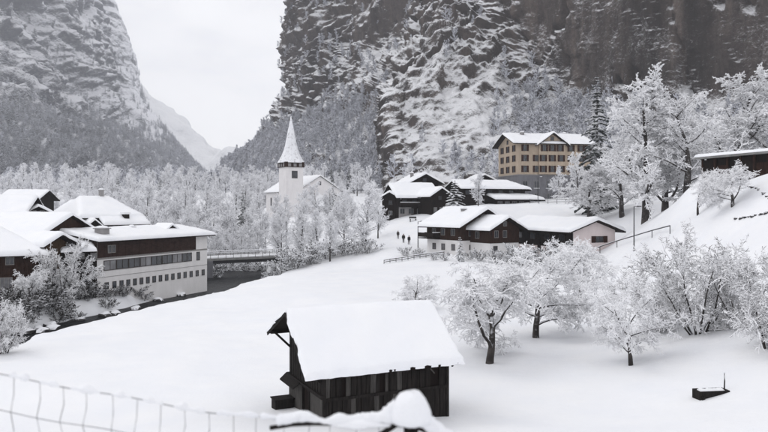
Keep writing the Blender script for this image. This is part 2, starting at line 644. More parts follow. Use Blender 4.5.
def spline(K, t):
    """Catmull-Rom through rows of K (n, ...) at t in [0, n-1]"""
    n = len(K)
    i = np.clip(np.floor(t).astype(int), 0, n - 2)
    f = (t - i).reshape((-1,) + (1,) * (K.ndim - 1))
    p0, p1, p2, p3 = K[np.maximum(i - 1, 0)], K[i], K[i + 1], K[np.minimum(i + 2, n - 1)]
    return 0.5 * (2 * p1 + (p2 - p0) * f + (2 * p0 - 5 * p1 + 4 * p2 - p3) * f ** 2 + (3 * p1 - p0 - 3 * p2 + p3) * f ** 3)


def relief(cols, nu, nv, rowpow=1.0):
    """cols: list of columns, each a list of (px, py, D); returns base grid (nu, nv, 3), normals and u, v"""
    K = np.array([[tuple(P(*q)) for q in c] for c in cols])
    # even out spacing by mean distance between columns / rows
    du = np.linalg.norm(np.diff(K, axis=0), axis=2).mean(1)
    dv = np.linalg.norm(np.diff(K, axis=1), axis=2).mean(0)
    cu = np.concatenate([[0], np.cumsum(np.sqrt(du))]); cv = np.concatenate([[0], np.cumsum(np.sqrt(dv))])
    tu = np.interp(np.linspace(0, cu[-1], nu), cu, np.arange(len(cu)))
    tv = np.interp(np.linspace(0, cv[-1], nv), cv, np.arange(len(cv)))
    A = spline(K, tu)
    B = spline(A.transpose(1, 0, 2), tv).transpose(1, 0, 2)
    return B, tu, tv


def normals(B):
    gu = np.gradient(B, axis=0); gv = np.gradient(B, axis=1)
    n = np.cross(gv, gu)
    n /= np.linalg.norm(n, axis=2)[..., None] + 1e-9
    return n


# the cliff on the right; columns run from beyond the right edge to the silhouette and round its corner
CL = [
    [(1150, 190, 200), (1150, 150, 225), (1150, 95, 245), (1150, 30, 246), (1150, -60, 245), (1150, -260, 243)],
    [(940, 188, 235), (940, 150, 262), (940, 105, 285), (940, 30, 287), (940, -60, 285), (940, -260, 282)],
    [(768, 186, 270), (768, 150, 300), (768, 108, 325), (768, 40, 327), (768, -50, 325), (768, -260, 320)],
    [(690, 188, 285), (690, 150, 320), (690, 112, 352), (690, 40, 355), (690, -50, 354), (690, -260, 350)],
    [(620, 190, 300), (620, 150, 340), (620, 105, 385), (620, 45, 392), (620, -40, 393), (620, -260, 395)],
    [(560, 190, 310), (560, 150, 355), (560, 95, 425), (560, 45, 438), (560, -30, 443), (560, -260, 450)],
    [(510, 193, 320), (510, 150, 365), (510, 85, 445), (510, 35, 478), (512, -30, 486), (515, -260, 495)],
    [(460, 195, 335), (458, 150, 370), (458, 90, 440), (465, 40, 496), (480, -20, 528), (490, -260, 548)],
    [(415, 196, 350), (412, 160, 372), (408, 110, 415), (418, 60, 480), (440, 0, 550), (465, -260, 620)],
    [(392, 197, 375), (388, 168, 392), (386, 120, 425), (397, 70, 500), (418, 10, 590), (445, -260, 660)],
    [(386, 198, 430), (383, 160, 520), (380, 108, 620), (388, 62, 690), (400, 0, 715), (420, -260, 750)],
    [(345, 198, 500), (343, 155, 610), (342, 112, 720), (345, 60, 770), (350, 0, 790), (360, -260, 830)],
    [(305, 199, 590), (303, 158, 690), (302, 124, 790), (305, 80, 822), (316, 20, 840), (330, -260, 890)],
    [(268, 200, 660), (268, 160, 760), (280, 132, 850), (296, 85, 862), (302, 30, 885), (318, -260, 940)],
    [(222, 200, 760), (232, 167, 860), (268, 140, 930), (291, 85, 925), (296, 30, 940), (320, -260, 1010)],
    [(215, 200, 1000), (232, 172, 1100), (276, 142, 1150), (300, 85, 1120), (305, 30, 1130), (328, -260, 1180)],
    [(240, 200, 1400), (260, 175, 1500), (290, 142, 1500), (310, 85, 1450), (315, 30, 1450), (340, -260, 1500)],
]
NU, NV = 610, 445
B, TU, TV = relief(CL, NU, NV)
N = normals(B)
if N[NU // 4, NV // 2, 1] > 0: N = -N
uu = TU[:, None] + 0 * TV[None]; vv = TV[None] + 0 * TU[:, None]
X, Y, Z = B[..., 0], B[..., 1], B[..., 2]
wall = smooth01((vv - 1.6) / 0.9)                       # 0 on the talus, 1 on the wall
bare = smooth01((6.9 - uu) / 1.8) * smooth01((vv - 1.75 - 0.45 * smooth01((uu - 4) / 2)) / 0.6)   # the clean, almost vertical face on the right
rough = np.clip(smooth01((uu - 3.6) / 2.0) * (1 - smooth01((uu - 9.4) / 0.8)) + 0.75 * smooth01((uu - 10.5) / 1), 0, 1)
# ledges that climb to the right: saw-tooth strata along a tilted axis
s_ax = X * 0.55 + Y * 0.2
tl = (0.72 * Z - 0.80 * X - 0.1 * Y) / 24 + 1.5 * fbm(X / 70, Y / 70, Z / 55, 4)
saw = (tl - np.floor(tl))
saw = np.where(saw < 0.8, saw / 0.8, (1 - saw) / 0.2)
tl2 = (Z - 0.75 * s_ax) / 8.5 + 1.5 * fbm(X / 24 + 9, Y / 24, Z / 20, 4)
saw2 = (tl2 - np.floor(tl2)); saw2 = np.where(saw2 < 0.78, saw2 / 0.78, (1 - saw2) / 0.22)
scale_d = np.clip(Y / 420, 0.7, 1.9)
disp = 11 * fbm(X / 90, Y / 90, Z / 140, 4) * scale_d * (0.35 + 0.65 * wall) * (1 - 0.75 * bare) + 9 * bare * fbm(X / 90, Y / 90, Z / 600, 3)
disp += -6.5 * saw * rough * (1 - bare) * scale_d * (0.4 + 0.6 * wall)
disp += -1.9 * saw2 * (0.25 + 0.75 * rough) * (1 - 0.97 * bare) * scale_d * (0.5 + 0.5 * wall)
disp += 3.0 * ridged(X / 26, Y / 26, Z / 60, 5) * scale_d * wall * (1 - 0.85 * bare)
crk = 1 - smooth01(np.abs(fbm(X / 34 + 0.4 * Z / 60, Y / 34, Z / 160, 4)) / 0.10)
disp += -4.0 * crk * bare - 2.0 * crk * wall
blk = fbm(X / 40 + 11 + Z / 150, Y / 40, Z / 260, 2)
disp += bare * 5.0 * (np.round(blk * 3) / 3 * 0.7 + blk * 0.3)
disp += bare * (3.5 * fbm(X / 22, Y / 22, Z / 120, 5) + 2.0 * ridged(X / 45, Y / 45, Z / 170, 5))
disp += 1.5 * fbm(X / 11, Y / 11, Z / 9, 4) * (0.35 + 0.65 * rough) * (1 - 0.9 * bare) * scale_d ** 0.5
disp += 4.0 * ridged(X / 34 + 3, Y / 34, Z / 30, 4) * rough * (1 - bare)
foot = smooth01(vv / 0.25)
disp *= foot
CB = B + N * disp[..., None]
cliff = link('cliff', np_mesh('cliff', CB.reshape(-1, 3), grid_faces(NU, NV)[:, ::-1], M['cliff']))
tag(cliff, 'grey brown rock cliff with snow on its ledges above the village', None, None, 'structure')

# the mountain on the left
ML = [
    [(-420, 192, 700), (-420, 140, 800), (-420, 80, 900), (-420, 0, 980), (-420, -160, 1050)],
    [(-160, 190, 800), (-160, 140, 930), (-160, 75, 1080), (-160, 0, 1180), (-160, -160, 1260)],
    [(0, 189, 950), (0, 142, 1120), (0, 75, 1320), (0, 0, 1420), (0, -160, 1500)],
    [(60, 188, 1150), (58, 145, 1350), (52, 80, 1560), (48, 5, 1660), (45, -160, 1740)],
    [(105, 187, 1400), (100, 148, 1600), (88, 88, 1780), (80, 10, 1850), (70, -130, 1900)],
    [(150, 186, 1650), (135, 150, 1820), (113, 95, 1960), (102, 30, 2000), (95, -70, 2030)],
    [(205, 186, 1850), (180, 153, 1980), (143, 100, 2080), (130, 52, 2110), (110, -6, 2130)],
    [(212, 185, 2150), (172, 158, 2350), (132, 108, 2420), (118, 60, 2440), (98, 4, 2440)],
    [(160, 186, 2700), (120, 165, 2900), (90, 125, 2950), (75, 75, 2950), (60, 20, 2950)],
]
NU2, NV2 = 460, 330
B, TU2, TV2 = relief(ML, NU2, NV2)
N = normals(B)
if N[NU2 // 3, NV2 // 2, 0] < 0: N = -N
X, Y, Z = B[..., 0], B[..., 1], B[..., 2]
vv2 = TV2[None] + 0 * TU2[:, None]; uu2 = TU2[:, None] + 0 * TV2[None]
tl = (Z + 0.35 * Y) / 95 + 0.9 * fbm(X / 200, Y / 200, Z / 200, 3)
saw = tl - np.floor(tl); saw = np.where(saw < 0.75, saw / 0.75, (1 - saw) / 0.25)
tl2 = (Z + 0.3 * Y) / 32 + 0.9 * fbm(X / 70, Y / 70, Z / 70, 3)
saw2 = tl2 - np.floor(tl2); saw2 = np.where(saw2 < 0.75, saw2 / 0.75, (1 - saw2) / 0.25)
disp = 60 * fbm(X / 320, Y / 320, Z / 320, 4) - 26 * saw * smooth01((vv2 - 0.9) / 0.6) - 9 * saw2 + 18 * ridged(X / 110, Y / 110, Z / 130, 5) + 10 * fbm(X / 34, Y / 34, Z / 26, 4)
pin = 1 - 0.82 * smooth01((uu2 - 4.6) / 1.2) * (uu2 < 8)
MBG = B + N * (disp * smooth01(vv2 / 0.2) * pin)[..., None]
mountain = link('mountain', np_mesh('mountain', MBG.reshape(-1, 3), grid_faces(NU2, NV2)[:, ::-1], M['mountain']))
tag(mountain, 'steep snow streaked mountain rising on the left of the valley', None, None, 'structure')

# the pale slopes that close the valley
FL = []
for px, t in [(-60, 40), (40, 40), (110, 55), (150, 90), (180, 112), (205, 132), (228, 151), (243, 158), (262, 146), (300, 118), (360, 100), (440, 60), (520, 40)]:
    FL.append([(px, 190, 3000), (px, 165 if t < 150 else t, 3250), (px, (t + 172) / 2, 3500), (px, t, 3700), (px, t - 1, 3950)])
NU3, NV3 = 220, 120
B, TU3, TV3 = relief(FL, NU3, NV3)
N = normals(B)
if N[NU3 // 2, NV3 // 2, 1] > 0: N = -N
X, Y, Z = B[..., 0], B[..., 1], B[..., 2]
disp = 60 * fbm(X / 1100, Y / 1100, Z / 900, 4) + 45 * ridged(X / 500, Y / 500, Z / 600, 5)
B = B + N * (disp * smooth01(TV3[None] / 0.4))[..., None]
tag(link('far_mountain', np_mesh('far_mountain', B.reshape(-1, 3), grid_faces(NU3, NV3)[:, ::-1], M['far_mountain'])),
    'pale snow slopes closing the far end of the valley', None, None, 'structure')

# ------------------------------------------------------------------ haze
mh = bpy.data.materials.new('haze_air')
mh.use_nodes = True
for n in list(mh.node_tree.nodes):
    if n.type != 'OUTPUT_MATERIAL': mh.node_tree.nodes.remove(n)
pv = mh.node_tree.nodes.new('ShaderNodeVolumePrincipled')
pv.inputs['Color'].default_value = (0.93, 0.95, 1.0, 1)
pv.inputs['Density'].default_value = 0.00016
pv.inputs['Anisotropy'].default_value = 0.2
mh.node_tree.links.new(pv.outputs[0], [n for n in mh.node_tree.nodes if n.type == 'OUTPUT_MATERIAL'][0].inputs['Volume'])
zlo = min(gzz.min(), RIVER_Z - 1) - 1.0
zhi = max(CB[..., 2].max(), MBG[..., 2].max(), B[..., 2].max(), ZC) + 20
haze = MB().box(xs[0] - 5, xs[-1] + 5, ys[0] - 5, max(ys[-1], 4200) + 60, zlo, zhi).build('haze', mh)
tag(haze, 'pale winter haze filling the valley', None, None, 'stuff')

# ------------------------------------------------------------------ trees


def unit(v):
    l = math.sqrt(v[0] ** 2 + v[1] ** 2 + v[2] ** 2) or 1
    return (v[0] / l, v[1] / l, v[2] / l)


def grow(rng, segs, p, d, L, r, lev, spec):
    s = spec[lev]
    n = s['n']
    step = L / n
    for i in range(n):
        w = s['wander']
        d = unit((d[0] + rng.uniform(-w, w), d[1] + rng.uniform(-w, w), d[2] + rng.uniform(-w, w) + s['trop']))
        q = (p[0] + d[0] * step, p[1] + d[1] * step, p[2] + d[2] * step)
        r2 = r * s['taper'] ** (1.0 / n) if i < n - 1 or lev < len(spec) - 1 else r * 0.5
        segs.append((p, q, r, r2, lev))
        f = (i + 1) / n
        if lev + 1 < len(spec) and f > s['start']:
            k = s['kids']
            k = int(k) + (rng.random() < k - int(k))
            if i == n - 1: k = max(k, 1) + s.get('top', 0)
            for _ in range(k):
                a = s['angle'] * rng.uniform(0.6, 1.3)
                if i == n - 1: a *= 0.7
                ax = unit((rng.gauss(0, 1), rng.gauss(0, 1), rng.gauss(0, 1) * s.get('flat', 1)))
                # part of ax perpendicular to d
                dt = ax[0] * d[0] + ax[1] * d[1] + ax[2] * d[2]
                ax = unit((ax[0] - dt * d[0], ax[1] - dt * d[1], ax[2] - dt * d[2]))
                c = unit(tuple(d[j] * math.cos(a) + ax[j] * math.sin(a) for j in range(3)))
                Lc = s['ratio'] * L * rng.uniform(0.6, 1.15) * (1 - s.get('fall', 0.3) * f)
                grow(rng, segs, q, c, Lc, max(r2 * s['rr'], s.get('rmin', 0.0)), lev + 1, spec)
        p, r = q, r2


def prisms(segs, up=1.5, side=1.0, down=0.7, rmin=0.0, ends=False):
    a = np.array([s[0] for s in segs]); b = np.array([s[1] for s in segs])
    r0 = np.maximum(np.array([s[2] for s in segs]), rmin); r1 = np.maximum(np.array([s[3] for s in segs]), rmin * 0.7)
    d = b - a
    d /= np.linalg.norm(d, axis=1)[:, None] + 1e-9
    sd = np.cross(d, [0, 0, 1.0])
    l = np.linalg.norm(sd, axis=1)
    bad = l < 0.05
    sd[bad] = [1, 0, 0]
    sd /= np.linalg.norm(sd, axis=1)[:, None]
    u = np.cross(sd, d)
    offs = [(0, -down), (side, 0), (0, up), (-side, 0)]
    n = len(segs)
    V = np.zeros((n, 8, 3))
    for k, (i, j) in enumerate(offs):
        V[:, k] = a + sd * (i * r0)[:, None] + u * (j * r0)[:, None]
        V[:, 4 + k] = b + sd * (i * r1)[:, None] + u * (j * r1)[:, None]
    F = np.zeros((n, 4, 4), int)
    base = np.arange(n) * 8
    for k in range(4):
        k2 = (k + 1) % 4
        F[:, k] = np.stack([base + k, base + k2, base + 4 + k2, base + 4 + k], 1)
    return V.reshape(-1, 3), F.reshape(-1, 4)


def round_tubes(segs, n=7):
    V, F = [], []
    ang = np.arange(n) * 2 * np.pi / n
    for p, q, r0, r1, lev in segs:
        p, q = np.array(p), np.array(q)
        d = q - p; d /= np.linalg.norm(d)
        sd = np.cross(d, [0.03, 1, 0.02]); sd /= np.linalg.norm(sd)
        u = np.cross(sd, d)
        b = len(V) * n
        ring = np.cos(ang)[:, None] * sd + np.sin(ang)[:, None] * u
        V.append(p + ring * r0); V.append(q + d * r1 * 0.4 + ring * r1)
        for k in range(n):
            k2 = (k + 1) % n
            F.append((b + k, b + k2, b + n + k2, b + n + k))
    return np.concatenate(V), np.array(F)


def tree_meshes(seed, height, spec, trunk_r, start_dirs=None, split=2, rmin=0.02, crown_mat='twig', name='tree', up=1.5, lean=0.05, stems=1):
    rng = random.Random(seed)
    segs = []
    for k in range(stems):
        a = 2 * math.pi * (k + rng.random() * 0.6) / stems
        ln = lean if stems == 1 else rng.uniform(0.25, 0.9) * lean
        p0 = (0, 0, -0.3) if stems == 1 else (0.18 * math.cos(a), 0.18 * math.sin(a), -0.2)
        grow(rng, segs, p0, unit((math.cos(a) * ln, math.sin(a) * ln, 1)), spec[0]['L'] * rng.uniform(0.85, 1.1), trunk_r, 0, spec)
    top = max(s[1][2] for s in segs)
    k = height / top
    segs = [(tuple(x * k for x in s[0]), tuple(x * k for x in s[1]), s[2] * k, s[3] * k, s[4]) for s in segs]
    tr = [s for s in segs if s[4] < split]
    cr = [s for s in segs if s[4] >= split]
    V, F = round_tubes(tr)
    tm = np_mesh('trunk', V, F, M['bark'], True)
    V, F = prisms(cr, up=up, rmin=rmin)
    cm = np_mesh('crown', V, F, M[crown_mat], False)
    return tm, cm


def lv(n, wander, trop, kids, angle, ratio, rr=0.6, taper=0.5, start=0.2, **k):
    return dict(n=n, wander=wander, trop=trop, kids=kids, angle=R(angle), ratio=ratio, rr=rr, taper=taper, start=start, **k)


APPLE = [dict(lv(5, 0.12, 0.05, 1.8, 62, 1.35, 0.62, 0.55, 0.35, top=2, fall=0.1), L=2.6),
         lv(7, 0.22, 0.02, 1.3, 55, 0.56, 0.55, 0.35, 0.2, flat=0.7),
         lv(6, 0.28, -0.06, 1.7, 58, 0.58, 0.6, 0.4, 0.1),
         lv(5, 0.32, -0.12, 1.6, 60, 0.5, 0.7, 0.5, 0.1),
         lv(3, 0.35, -0.16, 0, 50, 0.5)]
TALL = [dict(lv(9, 0.08, 0.06, 2.4, 62, 0.55, 0.5, 0.25, 0.12, top=2, fall=0.5), L=10),
        lv(6, 0.18, 0.05, 1.5, 50, 0.48, 0.55, 0.35, 0.15),
        lv(5, 0.25, 0.0, 1.6, 55, 0.52, 0.6, 0.4, 0.1),
        lv(4, 0.3, -0.08, 1.5, 55, 0.6, 0.7, 0.5, 0.1),
        lv(3, 0.35, -0.08, 0, 50, 0.5)]
SHRUB = [dict(lv(6, 0.16, 0.03, 1.5, 38, 0.52, 0.55, 0.35, 0.1, top=1), L=3),
         lv(6, 0.25, 0.03, 1.6, 45, 0.52, 0.6, 0.45, 0.1),
         lv(5, 0.3, -0.03, 1.5, 50, 0.55, 0.7, 0.5, 0.1),
         lv(3, 0.35, -0.08, 0, 50, 0.5)]
BUSHY = [dict(lv(4, 0.16, 0.03, 1.4, 40, 0.6, 0.55, 0.35, 0.1, top=1), L=3),
         lv(4, 0.28, 0.0, 1.6, 50, 0.55, 0.6, 0.45, 0.1),
         lv(3, 0.32, -0.06, 0, 50, 0.5)]
WOOD = [dict(lv(9, 0.06, 0.08, 2.8, 52, 0.42, 0.5, 0.25, 0.12, top=2, fall=0.45), L=10),
        lv(6, 0.18, 0.06, 1.9, 48, 0.46, 0.55, 0.4, 0.1),
        lv(4, 0.28, 0.0, 2.0, 55, 0.55, 0.65, 0.5, 0.1),
        lv(3, 0.32, -0.02, 0, 50, 0.5)]
FAR = [dict(lv(6, 0.06, 0.06, 2.6, 55, 0.42, 0.5, 0.25, 0.15, top=2, fall=0.35), L=10),
       lv(4, 0.22, 0.06, 2.0, 50, 0.5, 0.6, 0.4, 0.1),
       lv(3, 0.3, 0.0, 0, 55, 0.5)]


def spruce_meshes(seed, height, width, tiers, per, needle, droop=0.35, seglen=1.0, spruce_r=0.12):
    rng = random.Random(seed)
    segs = []
    for i in range(tiers):
        f = (i + rng.uniform(-0.3, 0.3)) / tiers
        z = height * (0.06 + 0.93 * f)
        L = width / 2 * (1 - f) ** 0.7 * rng.uniform(0.8, 1.1) + 0.12
        m = max(4, int(per * (0.5 + 0.5 * (1 - f))))
        for k in range(m):
            a = 2 * math.pi * (k + rng.random()) / m
            l = L * rng.uniform(0.65, 1.12)
            n = 4
            p = (0, 0, z)
            d = unit((math.cos(a), math.sin(a), 0.25 - droop * (1 - f)))
            r = (0.055 + 0.05 * l) * seglen
            for j in range(n):
                d = unit((d[0], d[1], d[2] - droop * 0.28))
                st = l / n
                q = tuple(p[c] + d[c] * st for c in range(3))
                w = r * (1.0 if j < 2 else (0.8 if j == 2 else 0.45))
                segs.append((p, q, w, w * 0.75, 1))
                for sgn in (-1, 1):          # side fronds
                    b = a + sgn * rng.uniform(0.6, 1.0)
                    e = unit((math.cos(b), math.sin(b), d[2] - 0.15 + rng.uniform(-0.15, 0.1)))
                    ll = l * 0.36 * (1 - 0.18 * j) * rng.uniform(0.7, 1.2)
                    segs.append((q, tuple(q[c] + e[c] * ll for c in range(3)), r * 0.7, r * 0.25, 1))
                p = q
    V, F = prisms(segs, up=0.55, side=1.35, down=0.7)
    cm = np_mesh('crown', V, F, M[needle], False)
    tr = [((0, 0, -0.4), (0, 0, height * 0.5), spruce_r, spruce_r * 0.6, 0), ((0, 0, height * 0.5), (0, 0, height), spruce_r * 0.6, 0.02, 0)]
    V, F = round_tubes(tr)
    return np_mesh('trunk', V, F, M['bark'], True), cm


def plant(name, meshes, loc, rz, sc, label, cat, group=None, tilt=0.0):
    """tree = empty at its foot > trunk, crown"""
    t = empty(name, loc, rz)
    t.rotation_euler = (tilt, 0, rz)
    t.scale = sc if isinstance(sc, (tuple, list)) else (sc, sc, sc)
    link('trunk', meshes[0], t)
    link('crown', meshes[1], t)
    return tag(t, label, cat, group)


APP = [tree_meshes(11 + k, 7.0, APPLE, 0.17, rmin=0.0225, up=1.7) for k in range(3)]
BIG = [tree_meshes(31 + k, 20.0, TALL, 0.34, rmin=0.048, crown_mat='twig', up=1.6) for k in range(2)]
BIG.append(BIG[1])
SHR = [tree_meshes(51 + k, 6.0, SHRUB, 0.055, rmin=0.024, stems=8, lean=0.9, split=1, up=1.5, crown_mat='twig_shrub') for k in range(2)]
BUSH = [tree_meshes(61 + k, 2.2, BUSHY, 0.045, rmin=0.03, stems=8, lean=1.3, split=1, crown_mat='shrub_dark', up=1.7) for k in range(2)]
WOD = [tree_meshes(71 + k, 16.0, WOOD, 0.22, rmin=0.06, crown_mat='twig_wood', up=1.5) for k in range(4)]
SPR_DARK = spruce_meshes(91, 22, 7.5, 34, 9, 'needle_dark', 0.45, 1.7, 0.3)
SPR_SNOW = [spruce_meshes(92 + k, 5, 2.5, 17, 8, 'needle', 0.5, 1.25) for k in range(2)]

# --- the orchard in the meadow
p = GP(489, 364)
plant('apple_tree', APP[0], p, R(20), (1.5, 1.45, 1.12), 'snow covered orchard tree with bare dark trunk, nearest right of the barn', 'tree', 'orchard trees in the meadow')
p = GP(536, 338)
plant('apple_tree', APP[1], p, R(140), (1.4, 1.3, 1.0), 'snow covered orchard tree standing just behind the nearest one right of the barn', 'tree', 'orchard trees in the meadow')
p = G(578, 64)
plant('apple_tree', APP[2], p, R(250), (1.2, 1.1, 0.9), 'wide snow covered orchard tree below the pink house gable', 'tree', 'orchard trees in the meadow')
p = GP(414, 309)
plant('apple_tree', APP[1], p, R(60), (0.72, 0.62, 0.50), 'small low snowy orchard tree behind the ridge of the barn roof', 'tree', 'orchard trees in the meadow')
p = GP(631, 366)
plant('apple_tree', APP[1], p, R(200), (0.72, 0.72, 0.74), 'snowy tree with thick dark trunk beside the big shrub', 'tree', 'orchard trees in the meadow')
plant('snowy_shrub', SHR[0], G(698, 44.5), R(30), (1.05, 1.0, 1.18), 'large many stemmed snow covered shrub above the dark trough', 'shrub', 'big shrubs at the foot of the slope')
plant('snowy_shrub', SHR[1], G(770, 37.5), R(200), (0.85, 0.85, 0.98), 'snow laden shrub cut by the right edge of the picture', 'shrub', 'big shrubs at the foot of the slope')
plant('snowy_shrub', SHR[1], G(662, 49), R(80), (0.8, 0.8, 0.78), 'snow covered shrub between the dark trunked tree and the largest shrub', 'shrub', 'big shrubs at the foot of the slope')
plant('snowy_shrub', SHR[0], G(741, 43), R(300), (0.7, 0.7, 0.86), 'snow covered shrub filling the gap left of the edge shrub', 'shrub', 'big shrubs at the foot of the slope')

# --- tall trees on the right hillside
for px, D, k, rz, sc, lab in [
        (646, 116, 0, 0, (1.45, 1.45, 1.25), 'tallest frosted broadleaf tree on the slope right of the hotel'),
        (622, 139, 1, 60, (1.0, 1.0, 0.72), 'frosted tree at the left foot of the tallest broadleaf tree'),
        (688, 112, 2, 30, (1.25, 1.25, 0.86), 'frosted broadleaf tree just right of the tallest one'),
        (738, 124, 1, 200, (1.5, 1.4, 1.0), 'broad frosted tree behind the flat roofed shed'),
        (776, 122, 0, 120, (1.3, 1.3, 0.98), 'frosted tree rising over the shed at the right edge'),
        (664, 125, 2, 250, (1.35, 1.35, 0.98), 'frosted tree rising between the two biggest hillside trees'),
        (589, 143, 0, 70, (0.85, 0.85, 0.62), 'frosted tree hiding the foot of the tall dark spruce'),
        (577, 178, 1, 20, (0.55, 0.55, 0.6), 'slim frosted tree in front of the hotel corner')]:
    plant('frosted_tree', BIG[k], G(px, D), R(rz), sc, lab, 'tree', 'frosted trees on the right hillside')
sp_foot = G(597, 152)
plant('spruce', SPR_DARK, sp_foot, 0, (1.25, 1.25, (P(597, 72, 152).z - sp_foot.z) / 22), 'tall dark spruce beside the tallest frosted tree', 'spruce')
plant('snowy_spruce', SPR_SNOW[0], G(607, 128), 0.4, (1.1, 1.1, 0.95), 'small snow covered spruce behind the pink house', 'spruce', 'small snowy spruces')
plant('snowy_spruce', SPR_SNOW[1], G(460, 113), 1.4, (0.8, 0.8, 0.8), 'little snow covered spruce in front of the brown chalet', 'spruce', 'small snowy spruces')
plant('snowy_spruce', SPR_SNOW[0], G(333, 225), 1.0, (2.2, 2.2, 2.0), 'snow covered spruce at the right corner of the church', 'spruce', 'small snowy spruces')
plant('snowy_tree', APP[0], G(733, 76), R(75), (1.05, 1.05, 0.72), 'small wide snow laden tree in front of the shed', 'tree')
plant('snowy_tree', APP[2], G(698, 83), R(160), (0.7, 0.7, 0.8), 'thin leaning snowy tree at the left end of the shed', 'tree', tilt=0.12)

# --- shrubs and hedge in front of the chalets
for i, (px, D, s) in enumerate([(405, 128, 0.8), (418, 126, 0.7), (480, 112, 0.9), (496, 110, 1.05), (510, 110, 1.2), (524, 108, 1.35), (538, 108, 1.3),
                                (552, 107, 1.5), (566, 107, 1.3), (578, 107, 1.1), (470, 114, 0.7), (445, 117, 0.7), (434, 120, 0.6), (560, 112, 1.6), (517, 113, 1.3)]):
    plant('snowy_bush', BUSH[i % 2], G(px, D), i * 1.1, (s * 1.2, s * 1.2, s), 'low snow covered bush in the garden row before the chalets', 'bush', 'garden bushes before the chalets')

# --- left bank trees and bushes
def far_bank(px, off):
    """ground point on the far river bank seen in column px, off metres from the middle of the river"""
    D = np.arange(45, 170, 0.5)
    x_ = (px - 384) / FPX * D
    d_ = river_dist(x_, D)
    i0 = int(np.argmin(d_))
    k = i0 + int(np.argmax(d_[i0:] > off)) if (d_[i0:] > off).any() else i0
    return G(px, float(D[k]))


plant('snowy_tree', SHR[0], far_bank(62, 10.2), 0.3, (1.2, 1.2, 1.42), 'feathery snow laden tree in front of the dark brown house', 'tree')
plant('snowy_tree', APP[0], far_bank(28, 9.2), R(40), (0.8, 0.8, 0.68), 'lower snowy tree left of the feathery one by the river', 'tree')
plant('snowy_tree', SHR[1], G(4, 50), R(130), (0.62, 0.62, 0.72), 'snowy branches of a tree cut by the left edge of the picture', 'tree')
rb = random.Random(5)
BUSH_R = []
for t_, c_ in BUSH:
    m_ = c_.copy(); m_.materials[0] = M['shrub_river']; BUSH_R.append((t_, m_))
for i in range(56):
    px = -4 + i * 3.9 + rb.uniform(-2, 2)
    s = rb.uniform(0.65, 1.25)
    p = far_bank(px, rb.choice((7.6, 8.2, 8.8, 9.6, 11.0)))
    if px > 96: s = min(s, 0.7)
    plant('riverside_bush', BUSH_R[i % 2], p, i * 1.7, (s * 1.5, s * 1.5, s), 'dark twiggy bush with snow on the river bank below the %s' % ('long white building' if px > 96 else 'brown houses'), 'bush',
          'bushes on the river bank below the %s' % ('long white building' if px > 96 else 'brown houses'))
for i, (px, D, s) in enumerate([(214, 147, 1.5), (222, 160, 1.6), (230, 168, 1.5), (248, 160, 1.4), (262, 162, 1.6), (272, 141, 1.3), (280, 138, 1.5), (288, 140, 1.7), (296, 139, 1.6), (304, 143, 1.7), (312, 142, 1.5), (322, 145, 1.6), (336, 146, 1.5), (345, 143, 1.4), (356, 141, 1.5), (368, 138, 1.3), (290, 152, 1.8), (318, 152, 1.8)]):
    plant('snowy_bush', BUSH[i % 2], G(px, D), i * 1.3, (s * 1.4, s * 1.4, s), 'snowy bush in the thicket round the right end of the bridge', 'bush', 'thicket by the bridge')

# --- the wood of frosted trees behind the bridge
rw = random.Random(12)
_wood = []
for row, (D, n, a, b) in enumerate([(168, 9, 208, 345), (186, 15, 150, 350), (204, 19, 105, 350), (240, 18, 60, 275), (275, 22, 30, 290), (315, 26, -10, 330), (360, 28, -30, 360), (410, 30, -40, 370)]):
    for i in range(n):
        px = a + (b - a) * (i + rw.uniform(0.1, 0.9)) / n
        DD = D * rw.uniform(0.96, 1.05)
        if 270 < px < 350 and DD > 215 and DD < 275: continue
        if 290 < px < 346 and DD < 200 and i % 2: continue
        _wood.append((px, DD))
for i, (px, D) in enumerate(_wood):
    s = rw.uniform(0.75, 1.12)
    if D < 200: s *= 0.72
    if 276 < px < 345 and D <= 215: s *= 0.75
    where = 'over the riverside roofs' if px < 190 else ('behind the bridge' if px < 262 else 'around the church')
    depth = 'front' if D < 225 else ('middle' if D < 300 else 'rear')
    plant('frosted_tree', WOD[i % 4], G(px, D), rw.uniform(0, 6.28), (s, s, s), 'bare frosted tree in the %s rows of the wood %s' % (depth, where), 'tree',
          'frosted trees, %s rows of the wood %s' % (depth, where))
for px, D, k, s, lab in [
        (365, 140, 0, 0.88, 'bare snowy tree at the left of the dark upper chalet'),
        (345, 150, 1, 0.80, 'bare snowy tree second left of the dark upper chalet'),
        (378, 150, 2, 0.60, 'slim snowy tree against the dark upper chalet corner'),
        (318, 160, 2, 0.62, 'bare snowy tree below the church gable'),
        (300, 148, 3, 0.85, 'tall bare tree at the right end of the bridge'),
        (282, 165, 1, 0.78, 'bare snowy tree behind the right end of the bridge'),
        (330, 140, 1, 0.62, 'small bare tree on the meadow edge right of the bridge'),
        (352, 205, 0, 0.75, 'frosted tree right of the church'),
        (368, 230, 2, 0.9, 'frosted tree on the slope above the church'),
        (478, 160, 3, 0.55, 'snowy tree between the two roofs of the tiered chalet'),
        (428, 215, 3, 0.8, 'frosted tree above the upper chalet roof'),
        (410, 240, 1, 0.85, 'frosted tree behind the upper chalet chimney'),
        (560, 190, 2, 0.55, 'frosted tree by the hotel terrace')]:
    plant('bare_tree', WOD[k], G(px, D), px * 0.7, (s, s, s), lab, 'tree', 'bare trees among the houses')
plant('snowy_fir', SPR_SNOW[0], G(455, 152), 0.2, (2.6, 2.6, 1.75), 'heavily snow laden fir before the tiered chalet', 'fir')
plant('spruce', SPR_DARK, G(243, 232), 0.6, (0.85, 0.85, 0.85), 'dark spruce standing out of the frosted wood left of the church', 'spruce', 'dark spruces')
